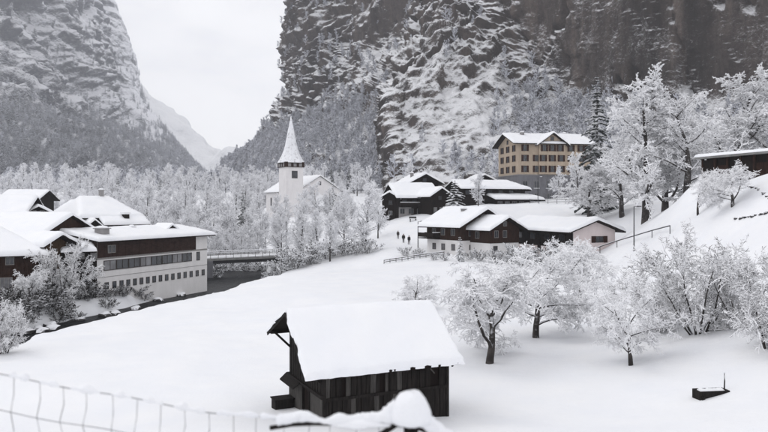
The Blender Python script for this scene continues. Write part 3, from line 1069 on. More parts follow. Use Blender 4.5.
for px, D, s, lab in [(205, 250, 0.7, 'slim spruce in the wood above the riverside building roof'), (160, 300, 0.75, 'dark spruce in the wood right of the mansard roof'),
                      (118, 320, 0.7, 'dark spruce in the wood above the mansard roof'), (487, 225, 0.6, 'dark spruce left of the hotel gable'), (478, 240, 0.55, 'second dark spruce left of the hotel'),
                      (322, 420, 0.72, 'leftmost dark spruce on the slope behind the church'), (331, 425, 0.85, 'middle dark spruce on the slope behind the church'),
                      (340, 430, 0.95, 'tallest dark spruce on the slope behind the church'), (349, 432, 0.8, 'rightmost dark spruce on the slope behind the church')]:
    plant('spruce', SPR_DARK, G(px, D), s * 9, (s, s, s), lab, 'spruce', 'dark spruces')

# --- far forests on the slopes: one mass, scattered as instances
def forest(name, pts, scales, meshes, label, seed):
    me = bpy.data.meshes.new(name)
    pts = np.asarray(pts, np.float32)
    me.vertices.add(len(pts)); me.vertices.foreach_set('co', pts.ravel())
    at = me.attributes.new('size', 'FLOAT', 'POINT'); at.data.foreach_set('value', np.asarray(scales, np.float32))
    o = link(name, me)
    ng = bpy.data.node_groups.new(name, 'GeometryNodeTree')
    ng.interface.new_socket('Geometry', in_out='INPUT', socket_type='NodeSocketGeometry')
    ng.interface.new_socket('Geometry', in_out='OUTPUT', socket_type='NodeSocketGeometry')
    n, l = ng.nodes, ng.links
    gi, go = n.new('NodeGroupInput'), n.new('NodeGroupOutput')
    join = n.new('GeometryNodeJoinGeometry')
    rnd = n.new('FunctionNodeRandomValue'); rnd.data_type = 'INT'
    rnd.inputs['Min'].default_value = 0; rnd.inputs['Max'].default_value = len(meshes) - 1
    rot = n.new('FunctionNodeRandomValue'); rot.data_type = 'FLOAT_VECTOR'
    rot.inputs['Min'].default_value = (-0.06, -0.06, 0); rot.inputs['Max'].default_value = (0.06, 0.06, 6.28)
    rot.inputs['Seed'].default_value = seed
    sz = n.new('GeometryNodeInputNamedAttribute'); sz.data_type = 'FLOAT'; sz.inputs['Name'].default_value = 'size'
    for k, m in enumerate(meshes):
        src = bpy.data.objects.new('forest_tree', m)      # never linked to the scene
        oi = n.new('GeometryNodeObjectInfo'); oi.inputs['Object'].default_value = src
        ip = n.new('GeometryNodeInstanceOnPoints')
        cmp_ = n.new('FunctionNodeCompare'); cmp_.data_type = 'INT'; cmp_.operation = 'EQUAL'
        ins = [s for s in cmp_.inputs if s.enabled and s.type == 'INT']
        l.new(rnd.outputs[2], ins[0]); ins[1].default_value = k
        l.new(gi.outputs[0], ip.inputs['Points'])
        l.new(cmp_.outputs[0], ip.inputs['Selection'])
        l.new(oi.outputs['Geometry'], ip.inputs['Instance'])
        l.new(rot.outputs[0], ip.inputs['Rotation'])
        l.new(sz.outputs['Attribute'], ip.inputs['Scale'])
        l.new(ip.outputs[0], join.inputs[0])
    l.new(join.outputs[0], go.inputs[0])
    md = o.modifiers.new('scatter', 'NODES'); md.node_group = ng
    return tag(o, label, None, None, 'stuff')


def whole_tree(seed, h, mat):
    rng = random.Random(seed)
    segs = []
    grow(rng, segs, (0, 0, -0.5), (0.02, 0, 1), 10, 0.2, 0, FAR)
    k = h / max(s[1][2] for s in segs)
    segs = [(tuple(x * k for x in s[0]), tuple(x * k for x in s[1]), s[2] * k, s[3] * k, s[4]) for s in segs]
    V, F = prisms(segs, up=1.6, rmin=0.17)
    return np_mesh('forest_tree', V, F, M[mat], False)


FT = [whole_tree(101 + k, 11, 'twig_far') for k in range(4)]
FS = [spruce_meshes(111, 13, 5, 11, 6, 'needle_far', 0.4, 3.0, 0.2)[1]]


def sample(grid, uu, vv, dens, n, seed):
    """points on a relief grid with probability dens (same shape)"""
    rs = np.random.RandomState(seed)
    a = np.linalg.norm(np.cross(np.gradient(grid, axis=0), np.gradient(grid, axis=1)), axis=2)
    w = (a * dens).ravel()
    idx = rs.choice(len(w), size=n, p=w / w.sum())
    g = grid.reshape(-1, 3)[idx]
    return g + rs.normal(size=g.shape) * [1.5, 1.5, 0] - [0, 0, 0.6], rs


nz_c = np.abs(normals(CB)[..., 2])
gentle = smooth01((nz_c - 0.30) / 0.3)
patch = smooth01((fbm(CB[..., 0] / 60, CB[..., 1] / 60, CB[..., 2] / 40, 3) + 0.25) / 0.4)
dens = (smooth01((uu - 9.6) / 0.5) * (1 - smooth01((vv - 1.9) / 0.5)) * 1.0            # the slope under the wall behind the church
        + 0.10 * smooth01((uu - 9.0) / 0.5) * gentle
        + 0.30 * (1 - smooth01((uu - 9.0) / 0.5)) * smooth01((1.0 - vv) / 0.4)
        + 0.07 * patch * gentle * (1 - 0.8 * bare) * (vv < 4.6))
dens = dens + 0.9 * smooth01((6.5 - uu) / 1.0) * smooth01((2.3 - vv) / 0.5)
pts, rs = sample(CB, uu, vv, dens, 8000, 3)
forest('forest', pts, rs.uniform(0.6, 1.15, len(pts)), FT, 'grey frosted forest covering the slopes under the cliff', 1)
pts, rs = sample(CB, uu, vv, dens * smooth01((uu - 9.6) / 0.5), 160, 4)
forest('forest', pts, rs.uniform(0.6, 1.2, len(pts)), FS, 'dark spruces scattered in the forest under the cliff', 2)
nz_m = np.abs(normals(MBG)[..., 2])
pm = smooth01((fbm(MBG[..., 0] / 260, MBG[..., 1] / 260, MBG[..., 2] / 200, 3) + 0.35) / 0.4)
dens = smooth01((1.75 - vv2) / 0.9) * (0.35 + 0.65 * pm) + 0.10 * pm * smooth01((3.2 - vv2) / 1.0)
pts, rs = sample(MBG, uu2, vv2, dens, 7500, 5)
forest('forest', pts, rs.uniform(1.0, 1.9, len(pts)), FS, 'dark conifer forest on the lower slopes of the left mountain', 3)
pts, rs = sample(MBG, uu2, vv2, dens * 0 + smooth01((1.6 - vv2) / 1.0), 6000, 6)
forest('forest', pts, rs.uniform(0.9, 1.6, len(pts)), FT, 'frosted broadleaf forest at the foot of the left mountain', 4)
rs = np.random.RandomState(8)
fx, fy = rs.uniform(-520, 60, 2600), rs.uniform(430, 1000, 2600)
ok = (fx / fy > -0.62) & (np.abs(fx / fy + 0.118) > -1)
fx, fy = fx[ok], fy[ok]
forest('forest', np.stack([fx, fy, terrain(fx, fy) - 0.5], 1), rs.uniform(0.9, 1.5, len(fx)), FT, 'frosted trees filling the valley floor beyond the wood', 5)


# ------------------------------------------------------------------ buildings


def frame(A, Bp, zbase=None, name='house'):
    """A, Bp: (px, D) of the left and right corners of the facade; local x runs A->B, y away from us"""
    ax, ay = XY(*A); bx, by = XY(*Bp)
    L = math.hypot(bx - ax, by - ay)
    rz = math.atan2(by - ay, bx - ax)
    if zbase is None: zbase = min(gz(ax, ay), gz(bx, by)) - ZC
    o = empty(name, (ax, ay, zbase + ZC), rz)
    return o, L


def to_local(root, p):
    rz = root.rotation_euler[2]
    dx, dy = p[0] - root.location[0], p[1] - root.location[1]
    return (dx * math.cos(rz) + dy * math.sin(rz), -dx * math.sin(rz) + dy * math.cos(rz), p[2] - root.location[2])


class Roof:
    """roof over x0..x1, y0..y1: planes rising from the wall lines with slopes front, back, left, right (None = gable)"""
    def __init__(s, x0, x1, y0, y1, ze, f=None, b=None, l=None, r=None, top=None, zb=None):
        s.__dict__.update(x0=x0, x1=x1, y0=y0, y1=y1, ze=ze, f=f, b=b, l=l, r=r, top=top, zb=ze if zb is None else zb)

    def z(s, x, y):
        x, y = np.asarray(x, float), np.asarray(y, float)
        q = []
        if s.f is not None: q.append(s.ze + s.f * (y - s.y0))
        if s.b is not None: q.append(s.zb + s.b * (s.y1 - y))
        if s.l is not None: q.append(s.ze + s.l * (x - s.x0))
        if s.r is not None: q.append(s.ze + s.r * (s.x1 - x))
        if s.top is not None: q.append(np.full(np.broadcast(x, y).shape, s.top))
        if not q: q.append(np.full(np.broadcast(x, y).shape, s.ze))
        z = q[0]
        for k in q[1:]: z = np.minimum(z, k)
        return z

    def wall(s, root, mat, z0=-1.6, zlow=None, name='wall', inset=0.0):
        n = 41
        mb = MB()
        x0, x1, y0, y1 = s.x0 + inset, s.x1 - inset, s.y0 + inset, s.y1 - inset
        zb = z0 if zlow is None else zlow
        for (ax, ay), (bx, by) in (((x0, y0), (x1, y0)), ((x1, y0), (x1, y1)), ((x1, y1), (x0, y1)), ((x0, y1), (x0, y0))):
            t = np.linspace(0, 1, n)
            xx, yy = ax + (bx - ax) * t, ay + (by - ay) * t
            zz = s.z(xx, yy) - 0.02
            keep = [0] + [i for i in range(1, n - 1) if abs(zz[i - 1] + zz[i + 1] - 2 * zz[i]) > 1e-4] + [n - 1]
            mb.face([(ax, ay, zb), (bx, by, zb)] + [(xx[i], yy[i], zz[i]) for i in keep[::-1]])
        return mb.build(name, mat, root)

    def cover(s, root, oe=(0.9, 0.9, 0.9, 0.9), mat=None, th=0.2, snow=0.42, res=0.45, seed=1, edge=0.4, name='roof', wob=(0.07, 1.3)):
        """oe: overhang front, back, left, right"""
        X0, X1, Y0, Y1 = s.x0 - oe[2], s.x1 + oe[3], s.y0 - oe[0], s.y1 + oe[1]

        def axis(a, b, extra, r):
            n = max(4, int((b - a) / r))
            v = set(np.round(np.linspace(a, b, n + 1), 4)) | {e for e in extra if a < e < b}
            return np.array(sorted(v))
        ex, ey = [], []
        if s.l is not None and s.r is not None: ex.append(round((s.x0 + s.x1) / 2 + 0.0, 4))
        if s.f is not None and s.b is not None:
            ey.append(round((s.zb - s.ze + s.b * s.y1 + s.f * s.y0) / (s.f + s.b), 4))
        # slab
        xs_, ys_ = axis(X0, X1, ex, 1.2), axis(Y0, Y1, ey, 1.2)
        gx_, gy_ = np.meshgrid(xs_, ys_, indexing='ij')
        zz = s.z(gx_, gy_)
        nx, ny = len(xs_), len(ys_)
        top = np.stack([gx_, gy_, zz + th], -1).reshape(-1, 3); bot = np.stack([gx_, gy_, zz], -1).reshape(-1, 3)
        F = grid_faces(nx, ny)
        m = nx * ny
        rim = [i * ny for i in range(nx)] + [(nx - 1) * ny + j for j in range(1, ny)] + [i * ny + ny - 1 for i in range(nx - 2, -1, -1)] + [j for j in range(ny - 2, 0, -1)]
        side = [(rim[k], rim[(k + 1) % len(rim)], m + rim[(k + 1) % len(rim)], m + rim[k]) for k in range(len(rim))]
        V = np.concatenate([bot, top]); FF = np.concatenate([F[:, ::-1], F + m, np.array(side)])
        ro = link(name, np_mesh(name, V, FF, mat or M['dark_wood'], False), root)
        if snow:
            e = 0.06
            extra = [X0 - e + q * edge for q in (0.02, 0.08, 0.2, 0.45, 0.8)] + [X1 + e - q * edge for q in (0.02, 0.08, 0.2, 0.45, 0.8)]
            extray = [Y0 - e + q * edge for q in (0.02, 0.08, 0.2, 0.45, 0.8)] + [Y1 + e - q * edge for q in (0.02, 0.08, 0.2, 0.45, 0.8)]
            xs_ = axis(X0 - e, X1 + e, extra + ex, res); ys_ = axis(Y0 - e, Y1 + e, extray + ey, res)
            gx_, gy_ = np.meshgrid(xs_, ys_, indexing='ij')
            d = np.minimum(np.minimum(gx_ - X0 + e, X1 + e - gx_), np.minimum(gy_ - Y0 + e, Y1 + e - gy_))
            t = np.clip(d / edge, 0, 1)
            prof = np.sqrt(np.clip(1 - (1 - t) ** 2, 0, 1))
            nzv = fbm(gx_ * 0.35 + seed * 7.1, gy_ * 0.35, seed * 1.3, 3)
            k = 0.25                                    # the snow rounds ridge and hips off
            zr = (s.z(gx_, gy_) * 2 + s.z(gx_ + k, gy_) + s.z(gx_ - k, gy_) + s.z(gx_, gy_ + k) + s.z(gx_, gy_ - k)) / 6
            zt = zr + th + 0.02 + (snow * (1 + 0.22 * nzv)) * prof - 0.05 * (1 - t)
            jig = wob[0] * fbm(gx_ * wob[1], gy_ * wob[1], seed + 4.4, 3) * (1 - t)
            cx_, cy_ = (X0 + X1) / 2, (Y0 + Y1) / 2
            V = np.stack([gx_ + jig * np.sign(gx_ - cx_), gy_ + jig * np.sign(gy_ - cy_), zt], -1).reshape(-1, 3)
            link('snow_cover', np_mesh('snow_cover', V, grid_faces(len(xs_), len(ys_)), M['roof_snow'], True), ro)
        return ro


FACE = {'front': 0.0, 'left': -math.pi / 2, 'right': math.pi / 2, 'back': math.pi}
_wc = {}


def window(root, x, y, z, w, h, face='front', style='white', shutters=None, pane='glass', bars=1, sill=True, name='window'):
    """z = centre height; window > pane, shutter, sill"""
    k = ('f', w, h, style, bars)
    if k not in _wc:
        t = 0.07 if w < 2 else 0.09
        mb = MB()
        mb.box(-w / 2, -w / 2 + t, -0.07, 0.03, -h / 2, h / 2); mb.box(w / 2 - t, w / 2, -0.07, 0.03, -h / 2, h / 2)
        mb.box(-w / 2 + t, w / 2 - t, -0.068, 0.03, h / 2 - t, h / 2); mb.box(-w / 2 + t, w / 2 - t, -0.068, 0.03, -h / 2, -h / 2 + t)
        for i in range(bars):
            c = -w / 2 + w * (i + 1) / (bars + 1)
            mb.box(c - t * 0.4, c + t * 0.4, -0.06, 0.02, -h / 2 + t, h / 2 - t)
        _wc[k] = mb.mesh('window', M['frame_white' if style == 'white' else 'frame_dark'])
    o = link(name, _wc[k], root, (x, y, z), (0, 0, FACE[face] if isinstance(face, str) else face))
    k = ('p', w, h, pane)
    if k not in _wc:
        _wc[k] = MB().box(-w / 2 + 0.04, w / 2 - 0.04, -0.03, 0.025, -h / 2 + 0.04, h / 2 - 0.04).mesh('pane', M[pane])
    link('pane', _wc[k], o)
    if shutters:
        k = ('s', w, h, shutters)
        if k not in _wc:
            sw = w * 0.5
            mb = MB().box(-sw / 2, sw / 2, -0.09, -0.04, -h / 2 - 0.03, h / 2 + 0.03)
            for i in range(5):
                zz = -h / 2 + h * (i + 0.5) / 5
                mb.box(-sw / 2 + 0.06, sw / 2 - 0.06, -0.11, -0.085, zz - h * 0.06, zz + h * 0.06)
            _wc[k] = mb.mesh('shutter', M[shutters])
        for sg in (-1, 1):
            link('shutter', _wc[k], o, (sg * w * 0.77, 0, 0))
    if sill:
        k = ('l', w)
        if k not in _wc: _wc[k] = MB().box(-w / 2 - 0.1, w / 2 + 0.1, -0.2, 0.0, -0.06, 0.06).mesh('sill', M['roof_snow'])
        link('sill', _wc[k], o, (0, 0, -h / 2 - 0.07))
    return o


def door(root, x, y, w, h, face='front', mat='brown_wood', z=0.0):
    mb = MB().box(-w / 2, w / 2, -0.05, 0.02, 0, h)
    for i in range(2):
        mb.box(-w / 2 + 0.12, w / 2 - 0.12, -0.08, -0.04, 0.15 + i * h / 2, h / 2 - 0.1 + i * h / 2)
    o = mb.build('door', M[mat], root, loc=(x, y, z), rot=(0, 0, FACE[face]))
    MB().box(w / 2 - 0.18, w / 2 - 0.1, -0.13, -0.05, h * 0.45, h * 0.5).build('handle', M['metal'], o)
    return o


def chimney(root, x, y, z, w=0.7, h=1.3, mat='grey'):
    mb = MB().box(x - w / 2, x + w / 2, y - w / 2, y + w / 2, z - 0.6, z + h)
    mb.box(x - w * 0.62, x + w * 0.62, y - w * 0.62, y + w * 0.62, z + h, z + h + 0.12)
    c = mb.build('chimney', M[mat], root)
    n = 8
    V, F = [], []
    for i, (rr, zz) in enumerate(((0.6, 0.12), (0.62, 0.22), (0.5, 0.36), (0.25, 0.44), (0.02, 0.46))):
        for k in range(n):
            a = 2 * math.pi * (k + 0.5) / n
            V.append((x + w * rr * 1.1 * math.cos(a), y + w * rr * 1.1 * math.sin(a), z + h + zz))
    for i in range(4):
        for k in range(n):
            F.append((i * n + k, i * n + (k + 1) % n, (i + 1) * n + (k + 1) % n, (i + 1) * n + k))
    link('snow_cap', np_mesh('snow_cap', np.array(V), np.array(F), M['roof_snow']), c)
    return c


def balcony(root, x0, x1, y0, y1, z, mat='dark_wood'):
    """slab with board parapet around front and sides"""
    mb = MB().box(x0, x1, y0, y1, z - 0.15, z)
    mb.box(x0, x1, y0 + 0.01, y0 + 0.07, z + 0.12, z + 0.9)
    mb.box(x0 + 0.01, x0 + 0.07, y0 + 0.07, y1, z + 0.12, z + 0.9); mb.box(x1 - 0.07, x1 - 0.01, y0 + 0.07, y1, z + 0.12, z + 0.9)
    b = mb.build('balcony', M[mat], root)
    s = MB()
    s.box(x0 - 0.04, x1 + 0.04, y0 - 0.04, y0 + 0.12, z + 0.9, z + 1.04)
    s.build('snow_cover', M['roof_snow'], b)
    return b


def boards(root, x0, x1, y, z0, z1, step, mat, face_sign=-1, axis='x', proud=0.03):
    """vertical cladding boards as separate pieces"""
    n = max(1, int(round((x1 - x0) / step)))
    w = (x1 - x0) / n
    for i in range(n):
        a, b = x0 + i * w + 0.012, x0 + (i + 1) * w - 0.012
        mb = MB()
        if axis == 'x': mb.box(a, b, min(y, y + face_sign * proud), max(y, y + face_sign * proud), z0, z1)
        else: mb.box(min(y, y + face_sign * proud), max(y, y + face_sign * proud), a, b, z0, z1)
        mb.build('plank', M[mat], root)


# ---- hay barn in the foreground
barn, L = frame((323, 31), (449, 33.6), -9.95, 'barn')
tag(barn, 'weathered dark plank hay barn with thick snow on its roof', 'barn')
W, EZ, RZ, SF, SB = 5.0, 3.02, 5.02, 0.80, 0.46
RB = Roof(0, L, 0, W, EZ, f=SF, b=SB, zb=EZ + SF * 2.5 - SB * 2.5)
RB.wall(barn, M['dark_wood'], z0=-0.8, inset=0.14, name='shade_backing')  # added dark shell behind the planks, stands in for the shaded interior
rbn = random.Random(3)


def plank_x(x0, x1, y, z0, z1, mat, th=0.03, jit=True):
    q = rbn.uniform(-0.012, 0.012) if jit else 0
    t = rbn.uniform(-0.03, 0.03) if jit else 0
    o = MB().hexa([(x0, y + q, z0), (x1, y + q, z0), (x1, y + th + q, z0), (x0, y + th + q, z0),
                   (x0 + t, y + q, z1), (x1 + t, y + q, z1), (x1 + t, y + th + q, z1), (x0 + t, y + th + q, z1)]).build('plank', M[mat], barn)
    return o


x = 0.12
while x < L - 0.12:                                   # long front wall
    w = rbn.uniform(0.15, 0.26)
    x1 = min(x + w, L - 0.12)
    z0 = -0.6 + rbn.uniform(0, 0.1)
    mat = 'barn_grey' if rbn.random() < 0.16 else 'barn_wood'
    plank_x(x + 0.008, x1 - 0.01, 0.03, z0, 1.55 + rbn.uniform(-0.04, 0.04), mat)
    x = x1
x = 0.12
while x < L - 0.12:
    w = rbn.uniform(0.16, 0.3)
    x1 = min(x + w, L - 0.12)
    if rbn.random() > 0.12:
        plank_x(x + 0.012, x1 - 0.014, 0.06, 1.60, 2.95 - rbn.uniform(0, 0.08), 'barn_grey' if rbn.random() < 0.18 else 'barn_wood')
    x = x1
for x in (0.0, 1.6, 3.2, 4.7, L - 0.14):
    MB().box(x, x + 0.14, -0.005, 0.12, -0.7, EZ - 0.05).build('post', M['barn_wood'], barn)
for z in (1.5, 2.78):
    MB().box(0.14, L - 0.14, -0.025, 0.02, z, z + 0.13).build('rail', M['barn_wood'], barn)
y = 0.1
while y < W - 0.1:                                    # left gable: slatted planks above a grey lower wall
    w = rbn.uniform(0.15, 0.22)
    y1 = min(y + w, W - 0.1)
    zt = float(min(RB.z(0.1, y), RB.z(0.1, y1))) - 0.06
    q = rbn.uniform(-0.015, 0.015)
    MB().box(0.0 + q, 0.035 + q, y + 0.015, y1 - 0.025, 1.75, zt).build('plank', M['barn_wood'], barn)
    y = y1
for y0, y1, mat in ((0.1, 1.15, 'barn_grey'), (1.15, 1.75, 'barn_grey'), (2.75, 3.9, 'barn_grey'), (3.9, W - 0.05, 'barn_grey')):
    MB().box(0.005, 0.09, y0 + 0.01, y1 - 0.01, -0.7, 1.62).build('panel', M[mat], barn)
MB().box(0.07, 0.13, 1.76, 2.74, -0.6, 1.6).build('door', M['dark_wood'], barn)
for y in (1.72, 2.72):
    MB().box(-0.04, 0.08, y, y + 0.07, -0.6, 1.62).build('door_post', M['barn_wood'], barn)
MB().box(-0.10, 0.06, -0.05, W + 0.05, 1.62, 1.76).build('beam', M['barn_wood'], barn)
hd = MB().hexa([(-0.42, 2.9, 1.40), (-0.10, 2.9, 1.68), (-0.10, W + 0.1, 1.68), (-0.42, W + 0.1, 1.40),
                (-0.42, 2.9, 1.45), (-0.10, 2.9, 1.73), (-0.10, W + 0.1, 1.73), (-0.42, W + 0.1, 1.45)]).build('canopy', M['barn_wood'], barn)
for y in (0.25, W - 0.3):
    MB().beam((0.0, y, float(RB.z(0, y)) - 0.95), (-0.85, y, float(RB.z(0, y)) - 0.12), 0.1, 0.1).build('brace', M['barn_wood'], barn)
for yy in (0.0, 2.5, W):
    MB().box(-0.9, 0.1, yy - 0.06, yy + 0.06, float(RB.z(0, yy)) - 0.16, float(RB.z(0, yy)) - 0.01).build('purlin', M['barn_wood'], barn)
ro = RB.cover(barn, (0.5, 0.5, 0.9, 0.42), M['dark_wood'], 0.09, 0.21, 0.11, 2, 0.14, wob=(0.11, 2.2))
x = -0.86
while x < L + 0.3:                                    # rafter tails under the eave
    MB().beam((x, -0.46, EZ - 0.46 * SF - 0.07), (x, 0.1, EZ + 0.1 * SF - 0.07), 0.08, 0.1).build('rafter_tail', M['barn_wood'], barn)
    x += 0.78
x = -0.9                                              # board along the gable edge, and a torn bit of eave board
for (ya, yb) in ((-0.5, 2.5), (2.5, W + 0.5)):
    MB().beam((-0.93, ya, float(RB.z(0, ya)) + 0.0), (-0.93, yb, float(RB.z(0, yb)) + 0.0), 0.04, 0.16).build('bargeboard', M['barn_wood'], barn)
MB().beam((L * 0.80, -0.5, 2.58), (L * 0.83, -0.52, 2.36), 0.09, 0.05).build('splinter', M['barn_grey'], barn)
bx = MB().box(-0.75, -0.1, 3.6, 4.7, -0.5, 0.42)
tr = tag(empty('trough', (0, 0, 0)), 'dark wooden box beside the grey side wall of the barn', 'box')
wp = barn.location + Matrix.Rotation(barn.rotation_euler[2], 3, 'Z') @ Vector((-0.5, 4.35, 0))
tr.location = (wp.x, wp.y, gz(wp.x, wp.y)); tr.rotation_euler = barn.rotation_euler
for a in ((-0.45, 0.45, -0.35, -0.29), (-0.45, 0.45, 0.29, 0.35), (-0.45, -0.39, -0.29, 0.29), (0.39, 0.45, -0.29, 0.29)):
    MB().box(*a, -0.2, 0.45).build('side_board', M['barn_wood'], tr)
MB().box(-0.5, 0.5, -0.4, 0.4, 0.45, 0.5).build('lid', M['barn_wood'], tr)

# ---- white riverside building
wb, L = frame((97, 99), (207, 122), -12.6, 'riverside_building')
tag(wb, 'long white and brown building with a ribbon window above the river', 'building')
W, H = 13.0, 7.7
RW = Roof(0, L, 0, W, H, f=0.17, b=0.17)
RW.wall(wb, M['white'], z0=-3)


def fx_on(root, L, A, Bp, px):
    """local x of image column px on the facade"""
    ax, ay = XY(*A); bx_, by_ = XY(*Bp)
    k = (px - 384) / FPX
    t = (k * ay - ax) / ((bx_ - ax) - k * (by_ - ay))
    return t * L


FW = lambda px: fx_on(wb, L, (97, 99), (207, 122), px)
nb = 16
xb = FW(195.5)
for i in range(nb):                                   # brown cladding panels of the upper storey
    MB().box(0.02 + xb * i / nb + 0.01, 0.02 + xb * (i + 1) / nb - 0.01, -0.09, -0.01, 5.42, H - 0.02).build('panel', M['red_clad'], wb)
MB().box(-0.09, -0.01, 0.0, W, -2.9, H - 0.02).build('end_cladding', M['brown_wood'], wb)
MB().box(-0.02, L + 0.02, -0.05, 0.0, 5.18, 5.40).build('string_course', M['frame_white'], wb)
MB().box(-0.02, L + 0.02, -0.04, 0.0, 2.66, 2.72).build('string_course', M['grey'], wb)
for i in range(8):                                    # ribbon window, one sash after the other
    a, b = FW(103.5), FW(191.5)
    x0, x1 = a + (b - a) * i / 8, a + (b - a) * (i + 1) / 8
    window(wb, (x0 + x1) / 2, -0.01, 4.28, round(x1 - x0, 3), 1.42, style='dark', bars=1, sill=False, pane='glass' if i % 3 else 'pale_glass')
window(wb, FW(198), -0.01, 4.28, 0.85, 1.42, style='dark', bars=0, sill=False)
for i in range(16):
    px_ = 106.5 + (203 - 106.5) * (i / 15) ** 0.93
    window(wb, FW(px_), -0.01, 1.45, 0.74, 0.98, style='dark', bars=0, sill=False)
window(wb, 0.55, -0.01, 3.7, 0.5, 0.6, style='dark', bars=0, sill=False)
for px_ in (109, 113):
    window(wb, FW(px_), -0.10, 6.55, 0.7, 1.1, style='white', bars=1, sill=False)
for yy in (3.0, 6.0, 9.0):
    window(wb, -0.1, yy, 1.4, 0.9, 1.3, 'left', 'white', sill=False)
RW.cover(wb, (0.9, 0.6, 0.6, 1.2), M['dark_wood'], 0.22, 0.45, 0.6, 3)
chimney(wb, FW(113), 2.0, H + 0.35, 1.4, 1.3)
chimney(wb, FW(160), 5.5, H + 1.0, 0.8, 0.5)
dm = MB().extrude([(FW(188) - 1.7, 3.2, H + 0.8), (FW(188) + 1.7, 3.2, H + 0.8), (FW(188), 3.2, H + 1.75)], (0, 3.0, 0)).build('dormer', M['dark_wood'], wb)
dx = FW(188)
MB().hexa([(dx - 1.9, 3.0, H + 0.72), (dx, 3.0, H + 1.8), (dx, 6.2, H + 1.8), (dx - 1.9, 6.2, H + 0.72),
           (dx - 1.9, 3.0, H + 1.05), (dx, 3.0, H + 2.15), (dx, 6.2, H + 2.15), (dx - 1.9, 6.2, H + 1.05)]).build('snow_cover', M['roof_snow'], dm)
MB().hexa([(dx, 3.0, H + 1.8), (dx + 1.9, 3.0, H + 0.72), (dx + 1.9, 6.2, H + 0.72), (dx, 6.2, H + 1.8),
           (dx, 3.0, H + 2.15), (dx + 1.9, 3.0, H + 1.05), (dx + 1.9, 6.2, H + 1.05), (dx, 6.2, H + 2.15)]).build('snow_cover', M['roof_snow'], dm)

# ---- brown houses at the left edge
h1, L = frame((-110, 84), (38, 92), -12.4, 'brown_house')
tag(h1, 'dark brown timber house with hipped snowy roof at the left edge', 'house')
r = Roof(0, L, 0, 11, 6.6, f=0.52, b=0.52, r=0.62)
r.wall(h1, M['brown_wood'], z0=-2)
r.cover(h1, (1.1, 0.8, 0.8, 1.1), None, 0.2, 0.5, 0.5, 4)
for i in range(6):
    window(h1, L - 1.6 - i * 2.0, -0.01, 2.7, 1.4, 1.5, style='white', bars=2, sill=False, pane='pale_glass')
for i in range(4):
    window(h1, L - 3.2 - i * 3.2, -0.01, 5.5, 1.0, 1.0, style='white', bars=1, sill=False)
boards(h1, 0, L, 0, 3.75, 4.6, 0.5, 'brown_wood')

h2, L = frame((43, 93), (64, 96), -12.5, 'timber_house')
tag(h2, 'timber house whose gable shows between the hipped roof and the riverside building', 'house')
r = Roof(-16, L, 0, 14, 8.3, f=None, b=None, l=0.20, r=0.62)
r = Roof(0, L + 0.6, 0, 16, 7.6, l=0.5, r=0.5)
r.wall(h2, M['tan_wood'], z0=-2)
r.cover(h2, (1.3, 0.8, 1.0, 1.0), None, 0.2, 0.5, 0.45, 5)
window(h2, L * 0.5, -0.01, 6.3, 1.0, 1.2, style='white', sill=False)
window(h2, L * 0.5, -0.01, 3.6, 1.0, 1.4, style='dark', sill=False)
boards(h2, 0, L + 0.6, 0, 4.6, 5.4, 0.3, 'tan_wood')
h2b, L = frame((-70, 101), (40, 97), -12.4, 'timber_house')
tag(h2b, 'timber house with wide snowy roof behind the hipped brown house', 'house')
r = Roof(0, L, 0, 12, 8.4, f=0.42, b=0.42)
r.wall(h2b, M['brown_wood'], z0=-2)
r.cover(h2b, (1.0, 0.8, 0.8, 0.6), None, 0.2, 0.5, 0.5, 6)
window(h2b, L * 0.8, -0.01, 7.3, 1.0, 1.0, style='white', sill=False)

h3, L = frame((61, 95.5), (97, 98), -12.6, 'annex')
tag(h3, 'low dark annex with lean-to snow roof against the riverside building', 'annex')
r = Roof(0, L - 0.15, 0, 4, 6.55, f=0.3)
r.wall(h3, M['dark_wood'], z0=-2)
r.cover(h3, (0.7, 0.0, 0.1, 0.0), None, 0.18, 0.4, 0.4, 7)
for i in range(3):
    window(h3, 0.9 + i * 1.6, -0.01, 5.85, 0.85, 0.8, style='white', bars=1, sill=False, pane='pale_glass')
for i in range(2):
    window(h3, 1.2 + i * 2.2, -0.01, 2.6, 0.9, 1.2, style='dark', bars=1, sill=False)

# mansard house behind
h4, L = frame((80, 126), (139, 134), -12.0, 'mansard_house')
tag(h4, 'large house with broad two tier snowy mansard roof behind the riverside building', 'house')
r = Roof(0, L, 0, 12, 10.2, f=0.50, b=0.50, l=1.25, r=1.1)
r.wall(h4, M['dark_wood'], z0=-2)
r.cover(h4, (1.0, 1.0, 1.6, 1.0), None, 0.25, 0.5, 0.5, 8, name='roof')
r2 = Roof(3.2, L, -2.2, 0.0, 8.9, f=0.55)
r2.wall(h4, M['dark_wood'], z0=-2, name='front_wall')
r2.cover(h4, (0.7, 0.0, 0.2, 0.7), None, 0.2, 0.45, 0.5, 9, name='lower_roof')
r3 = Roof(-0.6, 3.1, -2.6, 1.5, 7.9, l=0.85, r=0.85)
r3.wall(h4, M['dark_wood'], z0=-2, name='bay_wall')
r3.cover(h4, (0.5, 0.0, 0.7, 0.5), None, 0.18, 0.4, 0.4, 10, name='bay_roof')
for i in range(3):
    window(h4, 0.2 + i * 1.05, -2.61, 7.3, 0.7, 1.0, style='white', bars=1, sill=False)
dm = MB().box(L * 0.66, L * 0.66 + 0.9, -1.9, 0.3, 9.3, 10.5).build('dormer', M['dark_wood'], h4)
MB().box(L * 0.66 - 0.15, L * 0.66 + 1.05, -2.05, 0.3, 10.5, 10.85).build('snow_cover', M['roof_snow'], dm)
chimney(h4, L * 0.60, 6, 14.0, 0.7, 0.9)

